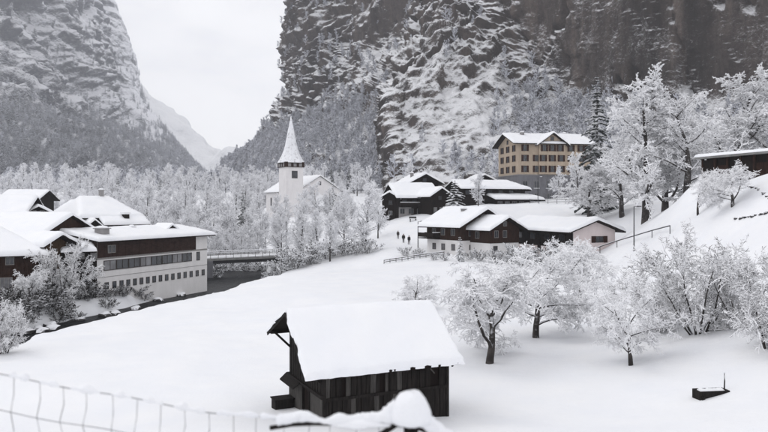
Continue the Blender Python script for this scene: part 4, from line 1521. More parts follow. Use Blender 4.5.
h5, L = frame((26, 128), (50, 130), -11.5, 'chalet')
tag(h5, 'chalet with small dark gable and two windows behind the left brown houses', 'chalet')
r = Roof(0, L, 0, 12, 10.2, l=0.55, r=0.55)
r.wall(h5, M['dark_wood'], z0=-2)
r.cover(h5, (1.1, 0.8, 1.0, 1.0), None, 0.2, 0.45, 0.5, 11)
for k in (-0.7, 0.7): window(h5, L / 2 + k, -0.01, 10.3, 0.8, 0.9, style='white', bars=1, sill=False)
for k in (-1.2, 1.2): window(h5, L / 2 + k, -0.01, 7.3, 0.8, 1.0, style='white', bars=1, sill=False)
h6, L = frame((50, 134), (82, 130), -11.5, 'chalet')
tag(h6, 'chalet with plain sloping snow roof left of the mansard house', 'chalet')
r = Roof(0, L, 0, 10, 9.4, f=0.55, b=0.55)
r.wall(h6, M['dark_wood'], z0=-2)
r.cover(h6, (1.0, 0.8, 0.6, 0.6), None, 0.2, 0.45, 0.5, 12)
window(h6, L * 0.5, -0.01, 8.4, 0.9, 0.9, style='white', sill=False)
h7, L = frame((-60, 122), (22, 124), -11.5, 'chalet')
tag(h7, 'chalet with broad snow roof at the far left edge of the roofs', 'chalet')
r = Roof(0, L, 0, 11, 10.2, f=0.5, b=0.5)
r.wall(h7, M['dark_wood'], z0=-2)
r.cover(h7, (1.0, 0.8, 0.6, 0.9), None, 0.2, 0.45, 0.5, 13)
window(h7, L * 0.9, -0.01, 9.2, 0.9, 0.9, style='white', sill=False)
h8, L = frame((-8, 112), (14, 113.5), -11.8, 'chalet')
tag(h8, 'dark gabled chalet half cut off by the left edge', 'chalet')
r = Roof(0, L, 0, 8, 8.8, l=0.6, r=0.6)
r.wall(h8, M['dark_wood'], z0=-2)
r.cover(h8, (1.1, 0.6, 0.9, 0.9), None, 0.2, 0.45, 0.45, 14)
window(h8, L * 0.5, -0.01, 8.4, 0.9, 0.9, style='white', sill=False)
h9, L = frame((2, 165), (36, 165), -9, 'chalet')
tag(h9, 'farthest dark chalet roof on the left, before the wood', 'chalet')
r = Roof(0, L, 0, 9, 10.6, f=0.42, b=0.42)
r.wall(h9, M['dark_wood'], z0=-3)
r.cover(h9, (1, 1, 1, 1), None, 0.2, 0.3, 0.5, 15)
window(h9, L * 0.7, -0.01, 9.2, 0.9, 0.9, style='white', sill=False)

# ---- church
ch, L = frame((298, 238), (341, 246), -3.5, 'church')
tag(ch, 'white village church with tall snow covered spire', 'church')
W = 29.0
EH = 8.6
RC = Roof(0, L, 0, W, EH, l=0.62, r=0.62)
RC.wall(ch, M['church'], z0=-4, name='nave_wall')
RC.cover(ch, (0.5, 0.5, 0.6, 0.6), M['concrete'], 0.2, 0.4, 0.6, 20, name='nave_roof')
MB().box(L / 2 - 0.45, L / 2 + 0.45, -0.06, 0.0, EH + 1.9, EH + 3.1).build('gable_window', M['glass'], ch)
for i in range(5):
    window(ch, -0.01, 4 + i * 5, 5.0, 1.2, 3.0, 'left', 'white', sill=False)
rp = Roof(L * 0.18, L * 0.76, -5.5, 0, 3.6, f=0.72, l=0.8, r=0.8)
rp.wall(ch, M['church'], z0=-4, name='porch_wall')
rp.cover(ch, (0.6, 0, 0.6, 0.6), M['concrete'], 0.2, 0.4, 0.5, 21, name='porch_roof')
for k in (0.3, 0.47, 0.64):
    MB().box(L * k - 0.7, L * k + 0.7, -5.58, -5.5, 0.3, 2.9).build('porch_shade_panel', M['glass'], ch)  # dark panels on the solid wall, painted shade under the porch roof
tx, ty, _ = to_local(ch, (*XY(291, 236), 0))
hw = 3.0
TH = 17.4
MB().box(tx - hw, tx + hw, ty - hw, ty + hw, -4, TH - 1.3).build('tower', M['church'], ch)
MB().box(tx - hw - 0.35, tx + hw + 0.35, ty - hw - 0.35, ty + hw + 0.35, TH - 1.3, TH + 0.4).build('belfry', M['brown_wood'], ch)
for sg in (-1, 1):
    for k in (-1.9, 0, 1.9):
        MB().box(tx + k - 0.5, tx + k + 0.5, ty - hw - 0.42, ty - hw - 0.35, TH - 1.1, TH - 0.1).build('louvre', M['grey'], ch) if sg < 0 else \
            MB().box(tx - hw - 0.42, tx - hw - 0.35, ty + k - 0.5, ty + k + 0.5, TH - 1.1, TH - 0.1).build('louvre', M['grey'], ch)
window(ch, tx, ty - hw - 0.01, TH - 3.7, 2.0, 2.4, style='dark', bars=2, sill=False, pane='glass', name='bell_window')
V, F = [], []
prof = [(4.1, 0.15), (4.15, 0.3), (3.6, 1.4), (3.0, 2.7), (2.4, 4.3), (1.95, 6.0), (1.55, 8.0), (1.05, 10.6), (0.55, 13.2), (0.08, 15.6)]
ns = 8
for rr, zz in prof:
    for k in range(ns):
        a = 2 * math.pi * (k + 0.5) / ns + 0.0
        sq = 1 / max(abs(math.cos(a)), abs(math.sin(a)))          # square at the eaves, octagon above
        m = max(0.0, 1 - zz / 3.2)
        V.append((tx + rr * (sq * m + (1 - m)) * math.cos(a), ty + rr * (sq * m + (1 - m)) * math.sin(a), TH + zz))
for i in range(len(prof) - 1):
    for k in range(ns):
        F.append((i * ns + k, i * ns + (k + 1) % ns, (i + 1) * ns + (k + 1) % ns, (i + 1) * ns + k))
tsp = NT('spire_shingles_snow')
vsp = tsp.coords()
nsp = tsp.noise(vsp, 1.1, 6, 0.7)
csp = tsp.mix(tsp.mapr(nsp, 0.50, 0.68, 0.0, 0.75), SNOW, (0.33, 0.32, 0.33))
M['spire'] = tsp.out(csp, 0.7)
sp = link('spire', np_mesh('spire', np.array(V), np.array(F), M['spire'], False), ch)
MB().tube([(tx, ty, TH + 15.4), (tx, ty, TH + 17.2)], 0.06).box(tx - 0.35, tx + 0.35, ty - 0.04, ty + 0.04, TH + 16.5, TH + 16.6).build('weather_vane', M['metal'], sp)

# ---- hotel
ho, L = frame((517.5, 200), (591, 203.8), 0.5, 'hotel')
tag(ho, 'tall ochre hotel with brown shutters on a grey stone base', 'hotel')
W = 16.0
EH, BH = 17.1, 8.1
RH = Roof(0, L, 0, W, EH, f=0.36, b=0.36)
RH.wall(ho, M['ochre'], zlow=BH, name='upper_wall')
MB().box(-0.06, L + 0.06, -0.06, W + 0.06, -4, BH).build('base_wall', M['stone'], ho)
MB().box(-0.2, L + 0.2, -0.2, W + 0.2, BH - 0.02, BH + 0.22).build('ledge', M['frame_white'], ho)
RH.cover(ho, (1.2, 1.2, 1.6, 1.0), M['dark_wood'], 0.28, 0.45, 0.6, 30)
FH = lambda px: fx_on(ho, L, (517.5, 200), (591, 203.8), px)
gx0, gx1 = FH(538.5), FH(564.5)
RG = Roof(gx0, gx1, -0.5, 6.5, EH - 0.2, l=0.72, r=0.72)
RG.wall(ho, M['ochre'], zlow=BH + 0.25, name='gable_wall')
RG.cover(ho, (1.2, 0, 1.0, 1.0), M['dark_wood'], 0.28, 0.45, 0.5, 31, name='gable_roof')
for zr, bars in ((BH + 1.75, 1), (BH + 4.75, 1), (BH + 7.6, 1)):
    for px_ in (525, 536.5, 571, 581, 588):
        if px_ == 536.5 and zr > BH + 7: continue
        window(ho, FH(px_), -0.01, zr, 1.05, 1.75, style='dark', shutters='shutter', sill=False)
    for f in (0.2, 0.5, 0.8):
        window(ho, gx0 + (gx1 - gx0) * f if zr > BH + 7 else gx0 + (gx1 - gx0) * (0.5 + (f - 0.5) * 1.15), -0.51, zr, 1.05, 1.75, style='dark', shutters='shutter', sill=False)
    for yy in (2.8, 7.8, 12.6):
        window(ho, -0.01, yy, zr, 1.3, 1.75, 'left', 'dark', shutters='shutter', sill=False)
window(ho, (gx0 + gx1) / 2, -0.51, EH + 1.2, 1.0, 1.1, style='dark', sill=False)
window(ho, -0.01, W / 2, EH + 0.7, 1.2, 1.2, 'left', 'dark', sill=False)
for px_, w_ in ((525, 1.5), (536.5, 1.5), (549, 1.8), (561, 1.3), (573, 1.5), (583, 1.5)):
    window(ho, FH(px_), -0.07, 5.5, w_, 2.0, style='white', sill=True)
    window(ho, FH(px_), -0.07, 2.2, 1.3, 1.6, style='white', sill=False)
chimney(ho, 3.6, 6.0, EH + 2.0, 1.0, 1.4)
chimney(ho, L - 4, 9.0, EH + 2.3, 0.9, 1.4)

# ---- brown chalet, its small neighbour and the pink house
c1, L = frame((461, 122), (503, 128), -8.2, 'brown_chalet')
tag(c1, 'dark brown chalet with white basement and large snowy roof', 'chalet')
W = 9.0
r = Roof(0, L, 0, W, 5.1, l=0.47, r=0.47)
r.wall(c1, M['brown_wood'], zlow=2.3)
MB().box(0.05, L - 0.05, 0.05, W - 0.05, -2, 2.3).build('basement_wall', M['white'], c1)
boards(c1, 0, L, 0, 2.3, 4.4, 0.4, 'brown_wood')
r.cover(c1, (1.3, 0.8, 1.5, 1.2), None, 0.22, 0.5, 0.45, 40)
for x_, z_ in ((2.2, 3.6), (5.0, 3.6), (7.8, 3.6), (5.0, 5.9)):
    window(c1, x_, -0.05, z_, 1.1, 1.2, style='white', shutters='shutter', sill=False)
for x_ in (2.4, 7.4): window(c1, x_, 0.04, 1.1, 0.9, 0.9, style='dark', sill=False)
for y_ in (2.0, 4.6, 7.0):
    window(c1, -0.01, y_, 3.7, 1.0, 1.2, 'left', 'white', sill=False)
    window(c1, 0.04, y_, 1.1, 0.9, 1.1, 'left', 'dark', sill=False, pane='pale_glass')
door(c1, 5.0, 0.04, 1.0, 2.0, 'front', 'brown_wood')
chimney(c1, 3.4, 3.0, 6.7, 0.7, 0.9)
bl = balcony(c1, -1.6, 0.0, 5.4, 9.6, 2.6)

c2, L = frame((490, 119), (519, 122.5), -8.2, 'small_chalet')
tag(c2, 'smaller brown chalet between the brown chalet and the pink house', 'chalet')
r = Roof(0, L, 0, 7, 4.5, l=0.50, r=0.50)
r.wall(c2, M['brown_wood'], zlow=2.0)
MB().box(0.05, L - 0.05, 0.05, 6.95, -2, 2.0).build('basement_wall', M['white'], c2)
boards(c2, 0, L, 0, 2.0, 4.2, 0.4, 'brown_wood')
r.cover(c2, (1.1, 0.5, 1.0, 1.0), None, 0.2, 0.45, 0.4, 41)
for x_ in (1.3, 3.2): window(c2, x_, -0.05, 3.5, 0.9, 1.2, style='white', shutters='shutter', sill=False)
window(c2, 1.2, 0.04, 1.1, 0.9, 0.9, style='dark', sill=False)
window(c2, -0.01, 3.2, 3.3, 1.0, 1.2, 'left', 'white', sill=False)
window(c2, L / 2, -0.05, 5.2, 0.8, 0.8, style='white', sill=False)

c3, L = frame((573, 115), (615, 117.7), -7.7, 'pink_house')
tag(c3, 'low house with pale pink gable wall and dark timber side', 'house')
W = 20.0
r = Roof(0, L, 0, W, 3.8, l=0.36, r=0.36)
r.wall(c3, M['pink'], z0=-2)
boards(c3, 0.1, W, 0.0, 0.9, 3.75, 0.55, 'dark_wood', axis='y')
r.cover(c3, (1.1, 0.8, 1.3, 1.3), None, 0.24, 0.5, 0.5, 42)
window(c3, L * 0.62, -0.01, 2.3, 1.5, 1.0, style='dark', shutters='shutter', bars=1, sill=False)
for y_ in (3.0, 7.5, 12.0, 16.5):
    window(c3, -0.04, y_, 2.5, 1.6, 1.1, 'left', 'dark', bars=2, sill=False)
door(c3, -0.04, 10.0, 1.0, 2.1, 'left', 'dark_wood')
mbp = MB().tube([(-0.1, -0.1, 3.4), (-0.1, -0.1, -0.3)], 0.06)
mbp.build('downpipe', M['metal'], c3)
rd = Roof(L - 3.0, L + 1.0, 9.0, 13.0, 3.9, f=0.36, b=0.36)
rd.wall(c3, M['dark_wood'], z0=2.0, name='dormer_wall')
rd.cover(c3, (0.6, 0.6, 0.6, 0.4), None, 0.2, 0.4, 0.4, 43, name='dormer_roof')

# ---- the upper chalets
u1, L = frame((398, 164), (437, 167), -2.6, 'upper_chalet')
tag(u1, 'dark chalet with long snowy eave above the path, left of the hotel', 'chalet')
r = Roof(0, L, 0, 9, 5.0, f=0.55, b=0.55)
r.wall(u1, M['dark_wood'], z0=-3)
r.cover(u1, (1.3, 0.8, 0.8, 0.8), None, 0.2, 0.5, 0.5, 50)
MB().box(0.2, 3.2, -0.08, 0.0, -2, 2.4).build('pale_panel', M['grey'], u1)
for i in range(4): window(u1, 1.0 + i * 2.1, -0.1, 1.4, 1.2, 1.2, style='white', bars=1, sill=False)
for i in range(3): window(u1, 1.6 + i * 2.4, -0.02, 3.7, 1.1, 1.0, style='dark', bars=1, sill=False)
bl = balcony(u1, 0.3, L - 0.3, -1.0, 0.0, 2.5)
u2, L = frame((411, 177), (438, 179), -1.0, 'upper_chalet')
tag(u2, 'taller chalet with dark broad gable rising behind the long snowy eave', 'chalet')
r = Roof(0, L, 0, 10, 6.9, l=0.52, r=0.52)
r.wall(u2, M['dark_wood'], z0=-4)
r.cover(u2, (1.2, 0.8, 1.2, 1.2), None, 0.2, 0.5, 0.5, 51)
window(u2, L / 2, -0.01, 7.4, 1.0, 1.0, style='dark', sill=False)
chimney(u2, 1.6, 4, 8.0, 0.7, 1.2)
u3, L = frame((382, 166), (399, 165), -2.8, 'upper_chalet')
tag(u3, 'narrow dark gabled chalet wing at the left end of the upper chalets', 'chalet')
r = Roof(0, L, 0, 9, 4.6, l=0.6, r=0.6)
r.wall(u3, M['dark_wood'], z0=-3)
r.cover(u3, (1.1, 0.6, 0.7, 0.7), None, 0.2, 0.45, 0.45, 52)
window(u3, L / 2, -0.01, 3.6, 0.9, 1.0, style='dark', sill=False)
window(u3, L / 2, -0.01, 1.2, 0.9, 1.0, style='white', sill=False)
u4, L = frame((431, 160), (449, 162), -2.6, 'upper_chalet')
tag(u4, 'small steep gabled chalet between the upper chalets and the snow laden fir', 'chalet')
r = Roof(0, L, 0, 8, 5.0, l=0.62, r=0.62)
r.wall(u4, M['dark_wood'], z0=-3)
r.cover(u4, (1.0, 0.6, 0.8, 0.8), None, 0.2, 0.45, 0.45, 53)
for k in (1.1, 2.6): window(u4, k, -0.01, 1.6, 0.8, 1.4, style='white', pane='pale_glass', sill=False)
window(u4, L / 2, -0.01, 4.4, 0.8, 0.9, style='dark', sill=False)

t1, L = frame((462, 173), (525, 178), -0.6, 'tiered_chalet')
tag(t1, 'dark chalet with two tiers of snowy roof below the hotel', 'chalet')
r = Roof(0, L, 0, 9, 5.0, f=0.34, b=0.34, r=0.6)
r.wall(t1, M['dark_wood'], z0=-3)
r.cover(t1, (1.2, 0.8, 0.8, 1.2), None, 0.2, 0.5, 0.5, 60)
r = Roof(L * 0.42, L + 2.0, -4.0, 0.0, 2.2, f=0.22, r=0.5)
r.wall(t1, M['dark_wood'], z0=-3, name='front_wall')
r.cover(t1, (0.9, 0.0, 0.6, 0.9), None, 0.2, 0.5, 0.5, 61, name='lower_roof')
for i in range(4): window(t1, L * 0.48 + i * 1.9, -4.01, 1.1, 1.2, 1.2, style='white', sill=False, pane='pale_glass' if i < 2 else 'glass')
for i in range(5): window(t1, 1.5 + i * 2.9, -0.01, 3.9, 1.2, 1.1, style='dark', sill=False)
t2, L = frame((474, 205), (494, 206), 1.0, 'upper_chalet')
tag(t2, 'small dark gable roof peeking over the tiered chalet, left of the hotel', 'chalet')
r = Roof(0, L, 0, 9, 6.2, l=0.5, r=0.5)
r.wall(t2, M['dark_wood'], z0=-3)
r.cover(t2, (1.0, 0.6, 0.9, 0.9), None, 0.2, 0.5, 0.5, 62)
window(t2, L / 2, -0.01, 6.4, 0.9, 0.9, style='dark', sill=False)

# ---- long shed on the right
sh, L = frame((703, 96.5), (800, 82), 1.7, 'long_shed')
tag(sh, 'long dark shed with flat snowy roof at the top of the right slope', 'shed')
r = Roof(0, L, 0, 8, 4.6, f=0.04)
r.wall(sh, M['dark_wood'], z0=-3, inset=0.3)
r.cover(sh, (0.9, 0.4, 0.6, 0.4), M['concrete'], 0.28, 0.35, 0.5, 70)
n = 7
for i in range(n + 1):
    MB().box(L * i / n - 0.14, L * i / n + 0.14, -0.14, 0.14, -2, 4.58).build('post', M['brown_wood'], sh)
for i in range(n):
    a, b = L * i / n + 0.16, L * (i + 1) / n - 0.16
    if i in (0, 3, 6): MB().box(a, b, 0.02, 0.1, -1.5, 4.4).build('panel', M['dark_wood'], sh)
    elif i in (1, 4): MB().box(a, b, 0.1, 0.18, 0.0, 3.6).build('panel', M['brown_wood'], sh)
    else: window(sh, (a + b) / 2, 0.28, 2.6, round(b - a - 0.3, 2), 1.6, style='dark', bars=3, sill=False)

# ---- bridge
br = empty('bridge', (0, 0, 0))
tag(br, 'concrete road bridge with steel railing across the river', 'bridge')
pa, pb = Vector((*XY(203, 143), ZC - 10.55)), Vector((*XY(304, 156), ZC - 10.35))
d = (pb - pa); Lb = d.length
br.location = pa; br.rotation_euler = (0, 0, math.atan2(d.y, d.x))
MB().box(0, Lb, 0, 5.5, -0.45, 0).build('deck', M['concrete'], br)
MB().box(-0.1, Lb + 0.1, 0.25, 5.3, 0.0, 0.22).build('snow_cover', M['roof_snow'], br)
for y in (0.7, 4.6):
    MB().box(0, Lb, y, y + 0.4, -1.15, -0.45).build('girder', M['metal'], br)
MB().box(-1, 2.0, -0.2, 5.7, -7, -0.46).build('abutment', M['stone'], br)
MB().box(Lb - 5.0, Lb + 1, -0.2, 5.7, -7, -0.46).build('abutment', M['stone'], br)
for y in (0.1, 5.4):
    k = 0
    nps = 14
    for i in range(nps + 1):
        MB().box(Lb * i / nps - 0.04, Lb * i / nps + 0.04, y - 0.04, y + 0.04, 0, 1.05).build('railing_post', M['grey'], br)
    for z in (0.4, 0.7, 1.02):
        MB().box(0, Lb, y - 0.03, y + 0.03, z, z + 0.06).build('rail', M['grey'], br)
    MB().box(0, Lb, y - 0.06, y + 0.06, 1.08, 1.2).build('snow_cover', M['roof_snow'], br)

# ------------------------------------------------------------------ small things


def lumpy(pts, radii, seed, n=10, name='snow_clump', flat=1.0):
    """a soft snow roll along a path"""
    rs_ = np.random.RandomState(seed)
    pts = np.array([tuple(p) for p in pts]); m = len(pts)
    V, F = [], []
    for i in range(m):
        d = pts[min(i + 1, m - 1)] - pts[max(i - 1, 0)]
        d /= np.linalg.norm(d) + 1e-9
        sd = np.cross(d, [0, 0, 1.0]); sd /= np.linalg.norm(sd) + 1e-9
        u = np.cross(sd, d)
        for k in range(n):
            a = 2 * math.pi * k / n
            r = radii[i] * (1 + 0.30 * pnoise(pts[i][0] * 22 + seed, pts[i][2] * 22, a * 0.8) + 0.22 * pnoise(pts[i][0] * 58 + seed, 3 * math.cos(a), 3 * math.sin(a)))
            V.append(pts[i] + sd * math.cos(a) * r + u * math.sin(a) * r * flat + u * radii[i] * 0.45)
    for i in range(m - 1):
        for k in range(n):
            F.append((i * n + k, i * n + (k + 1) % n, (i + 1) * n + (k + 1) % n, (i + 1) * n + k))
    return np_mesh(name, np.array(V), np.array(F), M['snow_clump'])


def path(ctrl, D, step=0.03):
    """3d points along a polyline given in picture columns/rows at a distance"""
    c = np.array([tuple(P(px, py, D if not callable(D) else D(px))) for px, py in ctrl])
    s = np.concatenate([[0], np.cumsum(np.linalg.norm(np.diff(c, axis=0), axis=1))])
    t = np.linspace(0, s[-1], max(2, int(s[-1] / step)))
    return np.stack([np.interp(t, s, c[:, k]) for k in range(3)], 1)


# wire fence in front of the camera
FD = lambda px: 4.15 - 0.0006 * px
top_c = [(-90, 362), (-30, 371), (0, 375), (40, 382), (90, 391), (150, 402), (210, 412), (270, 419), (330, 424), (404, 428)]
wf = empty('wire_fence', (P(-90, 400, 4.15).x, 4.15, gz(P(-90, 400, 4.15).x, 4.15)))
tag(wf, 'sagging wire mesh fence with snow clinging to it in the foreground', 'fence')
wo = Vector(wf.location)
inv = lambda arr: [Vector(p) - wo for p in arr]
rows = []
for k, dz in enumerate((0, 0.205, 0.40, 0.60, 0.80)):
    p = path(top_c, FD, 0.06)
    p = p - np.array([0, 0, 1]) * dz
    p[:, 2] -= (0.02 * np.sin(np.arange(len(p)) * 0.5 + k)) * 0.3
    rows.append(p)
    MB().tube(inv(p), 0.0026 if k else 0.0034, 5).build('wire', M['wire'], wf, True)
px_ = -80
rf_ = random.Random(4)
while px_ < 400:
    c = path(top_c, FD, 0.02)
    x_ = (px_ - 384) / FPX * FD(px_)
    i = int(np.argmin(abs(c[:, 0] - x_)))
    q = [c[i] + np.array([rf_.uniform(-0.006, 0.006) - 0.02 * (j == 2), 0, -0.1 * j]) for j in range(9)]
    MB().tube(inv(q), 0.0021, 5).build('stay', M['wire'], wf, True)
    px_ += 24.3 + rf_.uniform(-1.5, 1.5)
for k, (a, b, r, row) in enumerate([(-60, -20, 0.016, 0), (4, 31, 0.020, 0), (36, 66, 0.016, 0), (62, 110, 0.022, 0), (106, 140, 0.019, 0), (138, 170, 0.015, 0), (166, 212, 0.020, 0), (208, 262, 0.017, 0), (258, 312, 0.022, 0), (306, 396, 0.024, 0), (0, 27, 0.03, 1), (84, 98, 0.022, 1), (150, 168, 0.018, 1)]):
    p = rows[row]
    cx = p[:, 0] / p[:, 1] * FPX + 384
    s_ = p[(cx > a) & (cx < b)]
    if len(s_) < 3: continue
    t = np.linspace(0, 1, 24)
    s_ = np.stack([np.interp(t, np.linspace(0, 1, len(s_)), s_[:, j]) for j in range(3)], 1)
    rad = r * np.sqrt(np.clip(1 - (2 * t - 1) ** 4, 0.0, 1)) * (0.8 + 0.35 * np.sin(t * 9 + k)) + 0.001
    o = link('snow_clump', lumpy(inv(s_), rad, k + 3, 9), wf)

# wooden post and rails with a deep snow cap
pf = empty('rail_fence', (P(411, 420, 3.9).x, 3.9, gz(P(411, 420, 3.9).x, 3.9)))
tag(pf, 'dark wooden fence post and rails buried under a thick snow cap in the foreground', 'fence')
po = Vector(pf.location)
zt = P(411, 419, 3.9).z - po.z
MB().tube([(0, 0, -0.4), (0.005, 0, zt * 0.5), (0, 0, zt)], [0.055, 0.05, 0.046], 10).build('post', M['barn_wood'], pf)
pinv = lambda arr: [Vector(p) - po for p in arr]
MB().tube(pinv(path([(270, 428), (300, 423), (350, 424), (404, 421)], 3.95, 0.1)), 0.013, 8).build('rail', M['barn_wood'], pf)
MB().tube(pinv(path([(404, 421), (430, 433), (470, 452)], 3.9, 0.1)), 0.013, 8).build('rail', M['barn_wood'], pf)
MB().tube(pinv([P(404, 419, 3.92), P(376, 438, 3.92), P(352, 456, 3.92)]), 0.016, 8).build('brace', M['barn_wood'], pf)
c = path([(276, 424), (290, 420), (306, 418), (325, 423), (345, 421), (370, 422), (386, 419), (399, 414)], 3.95, 0.012)
t = np.linspace(0, 1, len(c))
rad = 0.022 + 0.005 * np.sin(t * 13) + 0.004 * np.sin(t * 27 + 1) + 0.024 * smooth01((t - 0.6) / 0.4)
rad *= np.sqrt(np.clip(1 - (1 - np.clip(t / 0.06, 0, 1)) ** 2, 0.02, 1))
link('snow_cover', lumpy(pinv(c), rad, 31, 14, 'snow_cover', 1.15), pf)
c = path([(418, 421), (428, 427), (440, 434), (452, 441), (475, 456)], 3.9, 0.02)
t = np.linspace(0, 1, len(c))
link('snow_cover', lumpy(pinv(c), 0.04 - 0.02 * t, 37, 14, 'snow_cover', 1.1), pf)
V, F = [], []                                         # the dome on the post
prof = [(0.045, -0.012), (0.085, -0.022), (0.106, -0.012), (0.108, 0.012), (0.104, 0.045), (0.092, 0.085), (0.077, 0.115), (0.058, 0.138), (0.028, 0.149), (0.001, 0.152)]
n = 18
for i, (rr, zz) in enumerate(prof):
    for k in range(n):
        a = 2 * math.pi * k / n
        q = 1 + 0.10 * float(pnoise(math.cos(a) * 1.3 + 4, math.sin(a) * 1.3, zz * 9))
        V.append((rr * q * math.cos(a) * 1.0, rr * q * math.sin(a), zt + zz * q))
for i in range(len(prof) - 1):
    for k in range(n):
        F.append((i * n + k, i * n + (k + 1) % n, (i + 1) * n + (k + 1) % n, (i + 1) * n + k))
link('snow_cap', np_mesh('snow_cap', np.array(V), np.array(F), M['snow_clump']), pf)

# dark trough with a stick beside it
p = GP(711, 397)
tg = empty('trough', p, R(8))
tag(tg, 'dark wooden trough with snow inside below the big shrub', 'trough')
for a in ((-0.75, 0.75, -0.32, -0.26), (-0.75, 0.75, 0.26, 0.32), (-0.75, -0.69, -0.26, 0.26), (0.69, 0.75, -0.26, 0.26)):
    MB().box(*a, -0.15, 0.27).build('side_board', M['barn_wood'], tg)
MB().box(-0.69, 0.69, -0.26, 0.26, -0.1, 0.02).build('bottom_board', M['barn_wood'], tg)
link('snow_fill', lumpy([(x_, 0, 0.06) for x_ in np.linspace(-0.66, 0.66, 16)], [0.02] + [0.24] * 14 + [0.02], 5, 12, 'snow_fill', 0.7), tg)
for x_ in (-0.6, 0.6):
    MB().box(x_ - 0.07, x_ + 0.07, -0.4, 0.4, -0.2, 0.06).build('foot', M['barn_wood'], tg)
st = empty('stake', (p.x + 0.78, p.y + 0.35, gz(p.x + 0.78, p.y + 0.35)))
tag(st, 'thin wooden stake standing behind the right end of the trough', 'stake')
MB().tube([(0, 0, -0.3), (0.02, 0, 0.4), (0.01, 0, 0.78)], [0.035, 0.03, 0.025], 7).build('shaft', M['barn_wood'], st)
MB().tube([(0.01, 0, 0.76), (0.012, 0, 0.83), (0.012, 0, 0.87)], [0.04, 0.045, 0.01], 7).build('snow_cap', M['snow_clump'], st)

# handrail up the slope beside the pink house
pts = [GP(584, 259), GP(600, 253.5), GP(617, 248), GP(634, 243), GP(652, 238), GP(670, 234)]
hr = empty('handrail', pts[0])
tag(hr, 'dark handrail climbing the snowy slope right of the pink house', 'handrail')
tops = [q - pts[0] + Vector((0, 0, 1.0)) for q in pts]
MB().tube(tops, 0.07, 7).build('rail', M['metal'], hr)
for q, tq in zip(pts, tops):
    MB().tube([q - pts[0] - Vector((0, 0, 0.3)), tq], 0.05, 7).build('post', M['metal'], hr)
MB().tube([q + Vector((0, 0, 0.09)) for q in tops], 0.045, 6).build('snow_cover', M['roof_snow'], hr)


def lamp(px, D, h, label):
    g = G(px, D)
    o = tag(empty('lamp_post', g), label, 'lamp post', 'lamp posts')
    MB().tube([(0, 0, -0.4), (0, 0, h * 0.5), (0, 0, h)], [0.09, 0.075, 0.055], 8).build('pole', M['metal'], o)
    MB().beam((0, 0, h - 0.05), (0.7, 0, h + 0.05), 0.06, 0.06).build('arm', M['metal'], o)
    hd_ = MB().box(0.45, 1.0, -0.13, 0.13, h - 0.06, h + 0.1).build('lamp_head', M['metal'], o)
    MB().box(0.45, 1.0, -0.13, 0.13, h + 0.1, h + 0.22).build('snow_cover', M['roof_snow'], hd_)
    return o


lamp(634, 100, 6.2, 'slim lamp post at the foot of the tallest frosted tree')
lamp(418, 133, 5.0, 'slim lamp post on the path below the upper chalets')
lamp(538, 172, 6.0, 'slim lamp post before the stone base of the hotel')


def rail_fence(points, label, h=1.0, group='rail fences', rails=(0.45, 0.9), snow=0.05, r=0.045):
    o = tag(empty('rail_fence', points[0]), label, 'fence', group)
    q = [Vector(p) - Vector(points[0]) for p in points]
    for p in q:
        MB().box(p.x - r, p.x + r, p.y - r, p.y + r, p.z - 0.3, p.z + h).build('post', M['barn_wood'], o)
    for z in rails:
        m = MB()
        for a, b in zip(q[:-1], q[1:]):
            m.beam(a + Vector((0, 0, z)), b + Vector((0, 0, z)), 0.06, 0.11)
        rr_ = m.build('rail', M['barn_wood'], o)
        s = MB()
        for a, b in zip(q[:-1], q[1:]):
            s.beam(a + Vector((0, 0, z + 0.055 + snow / 2)), b + Vector((0, 0, z + 0.055 + snow / 2)), 0.09, snow)
        s.build('snow_cover', M['roof_snow'], rr_)
    return o


rail_fence([G(px, 170 - 0.06 * (px - 530)) for px in range(530, 640, 9)], 'low fence along the terrace below the hotel', 1.1)
rail_fence([G(px, 124) for px in range(384, 446, 6)], 'low rail fence along the back edge of the meadow', 0.7, rails=(0.3, 0.6), snow=0.1)
rail_fence([G(px, 158) for px in range(306, 380, 8)], 'rail fence beyond the bare trees right of the bridge', 1.0)

# rows of stones showing through the snow on the right slope
def stone_row(a, b, n, label, seed):
    rr_ = random.Random(seed)
    pa_, pb_ = GP(*a), GP(*b)
    o = tag(empty('stone_row', pa_), label, 'stones', 'stone rows on the right slope')
    for i in range(n):
        t_ = (i + rr_.uniform(0.1, 0.9)) / n
        x_, y_ = pa_.x + (pb_.x - pa_.x) * t_, pa_.y + (pb_.y - pa_.y) * t_ + rr_.uniform(-0.3, 0.3)
        c_ = Vector((x_, y_, gz(x_, y_))) - pa_
        s_ = rr_.uniform(0.12, 0.27)
        V, F = [], []
        bm = bmesh.new()
        bmesh.ops.create_icosphere(bm, subdivisions=1, radius=s_)
        for v in bm.verts:
            v.co = Vector((v.co.x * 1.3, v.co.y, v.co.z * 0.75)) * rr_.uniform(0.75, 1.2) + c_
        me = bpy.data.meshes.new('stone'); bm.to_mesh(me); bm.free()
        me.materials.append(M['rock_snow'])
        link('stone', me, o)
    return o


M['rock_snow'] = m_snowy('snowy_stone', (0.03, 0.03, 0.032), (0.09, 0.085, 0.085), 0.45, 0.7, 0.4, 3)
stone_row((737, 220), (772, 213), 16, 'lower row of dark stones showing through the snow at the right edge', 1)
stone_row((748, 186), (776, 206), 14, 'upper row of dark stones below the shed at the right edge', 2)

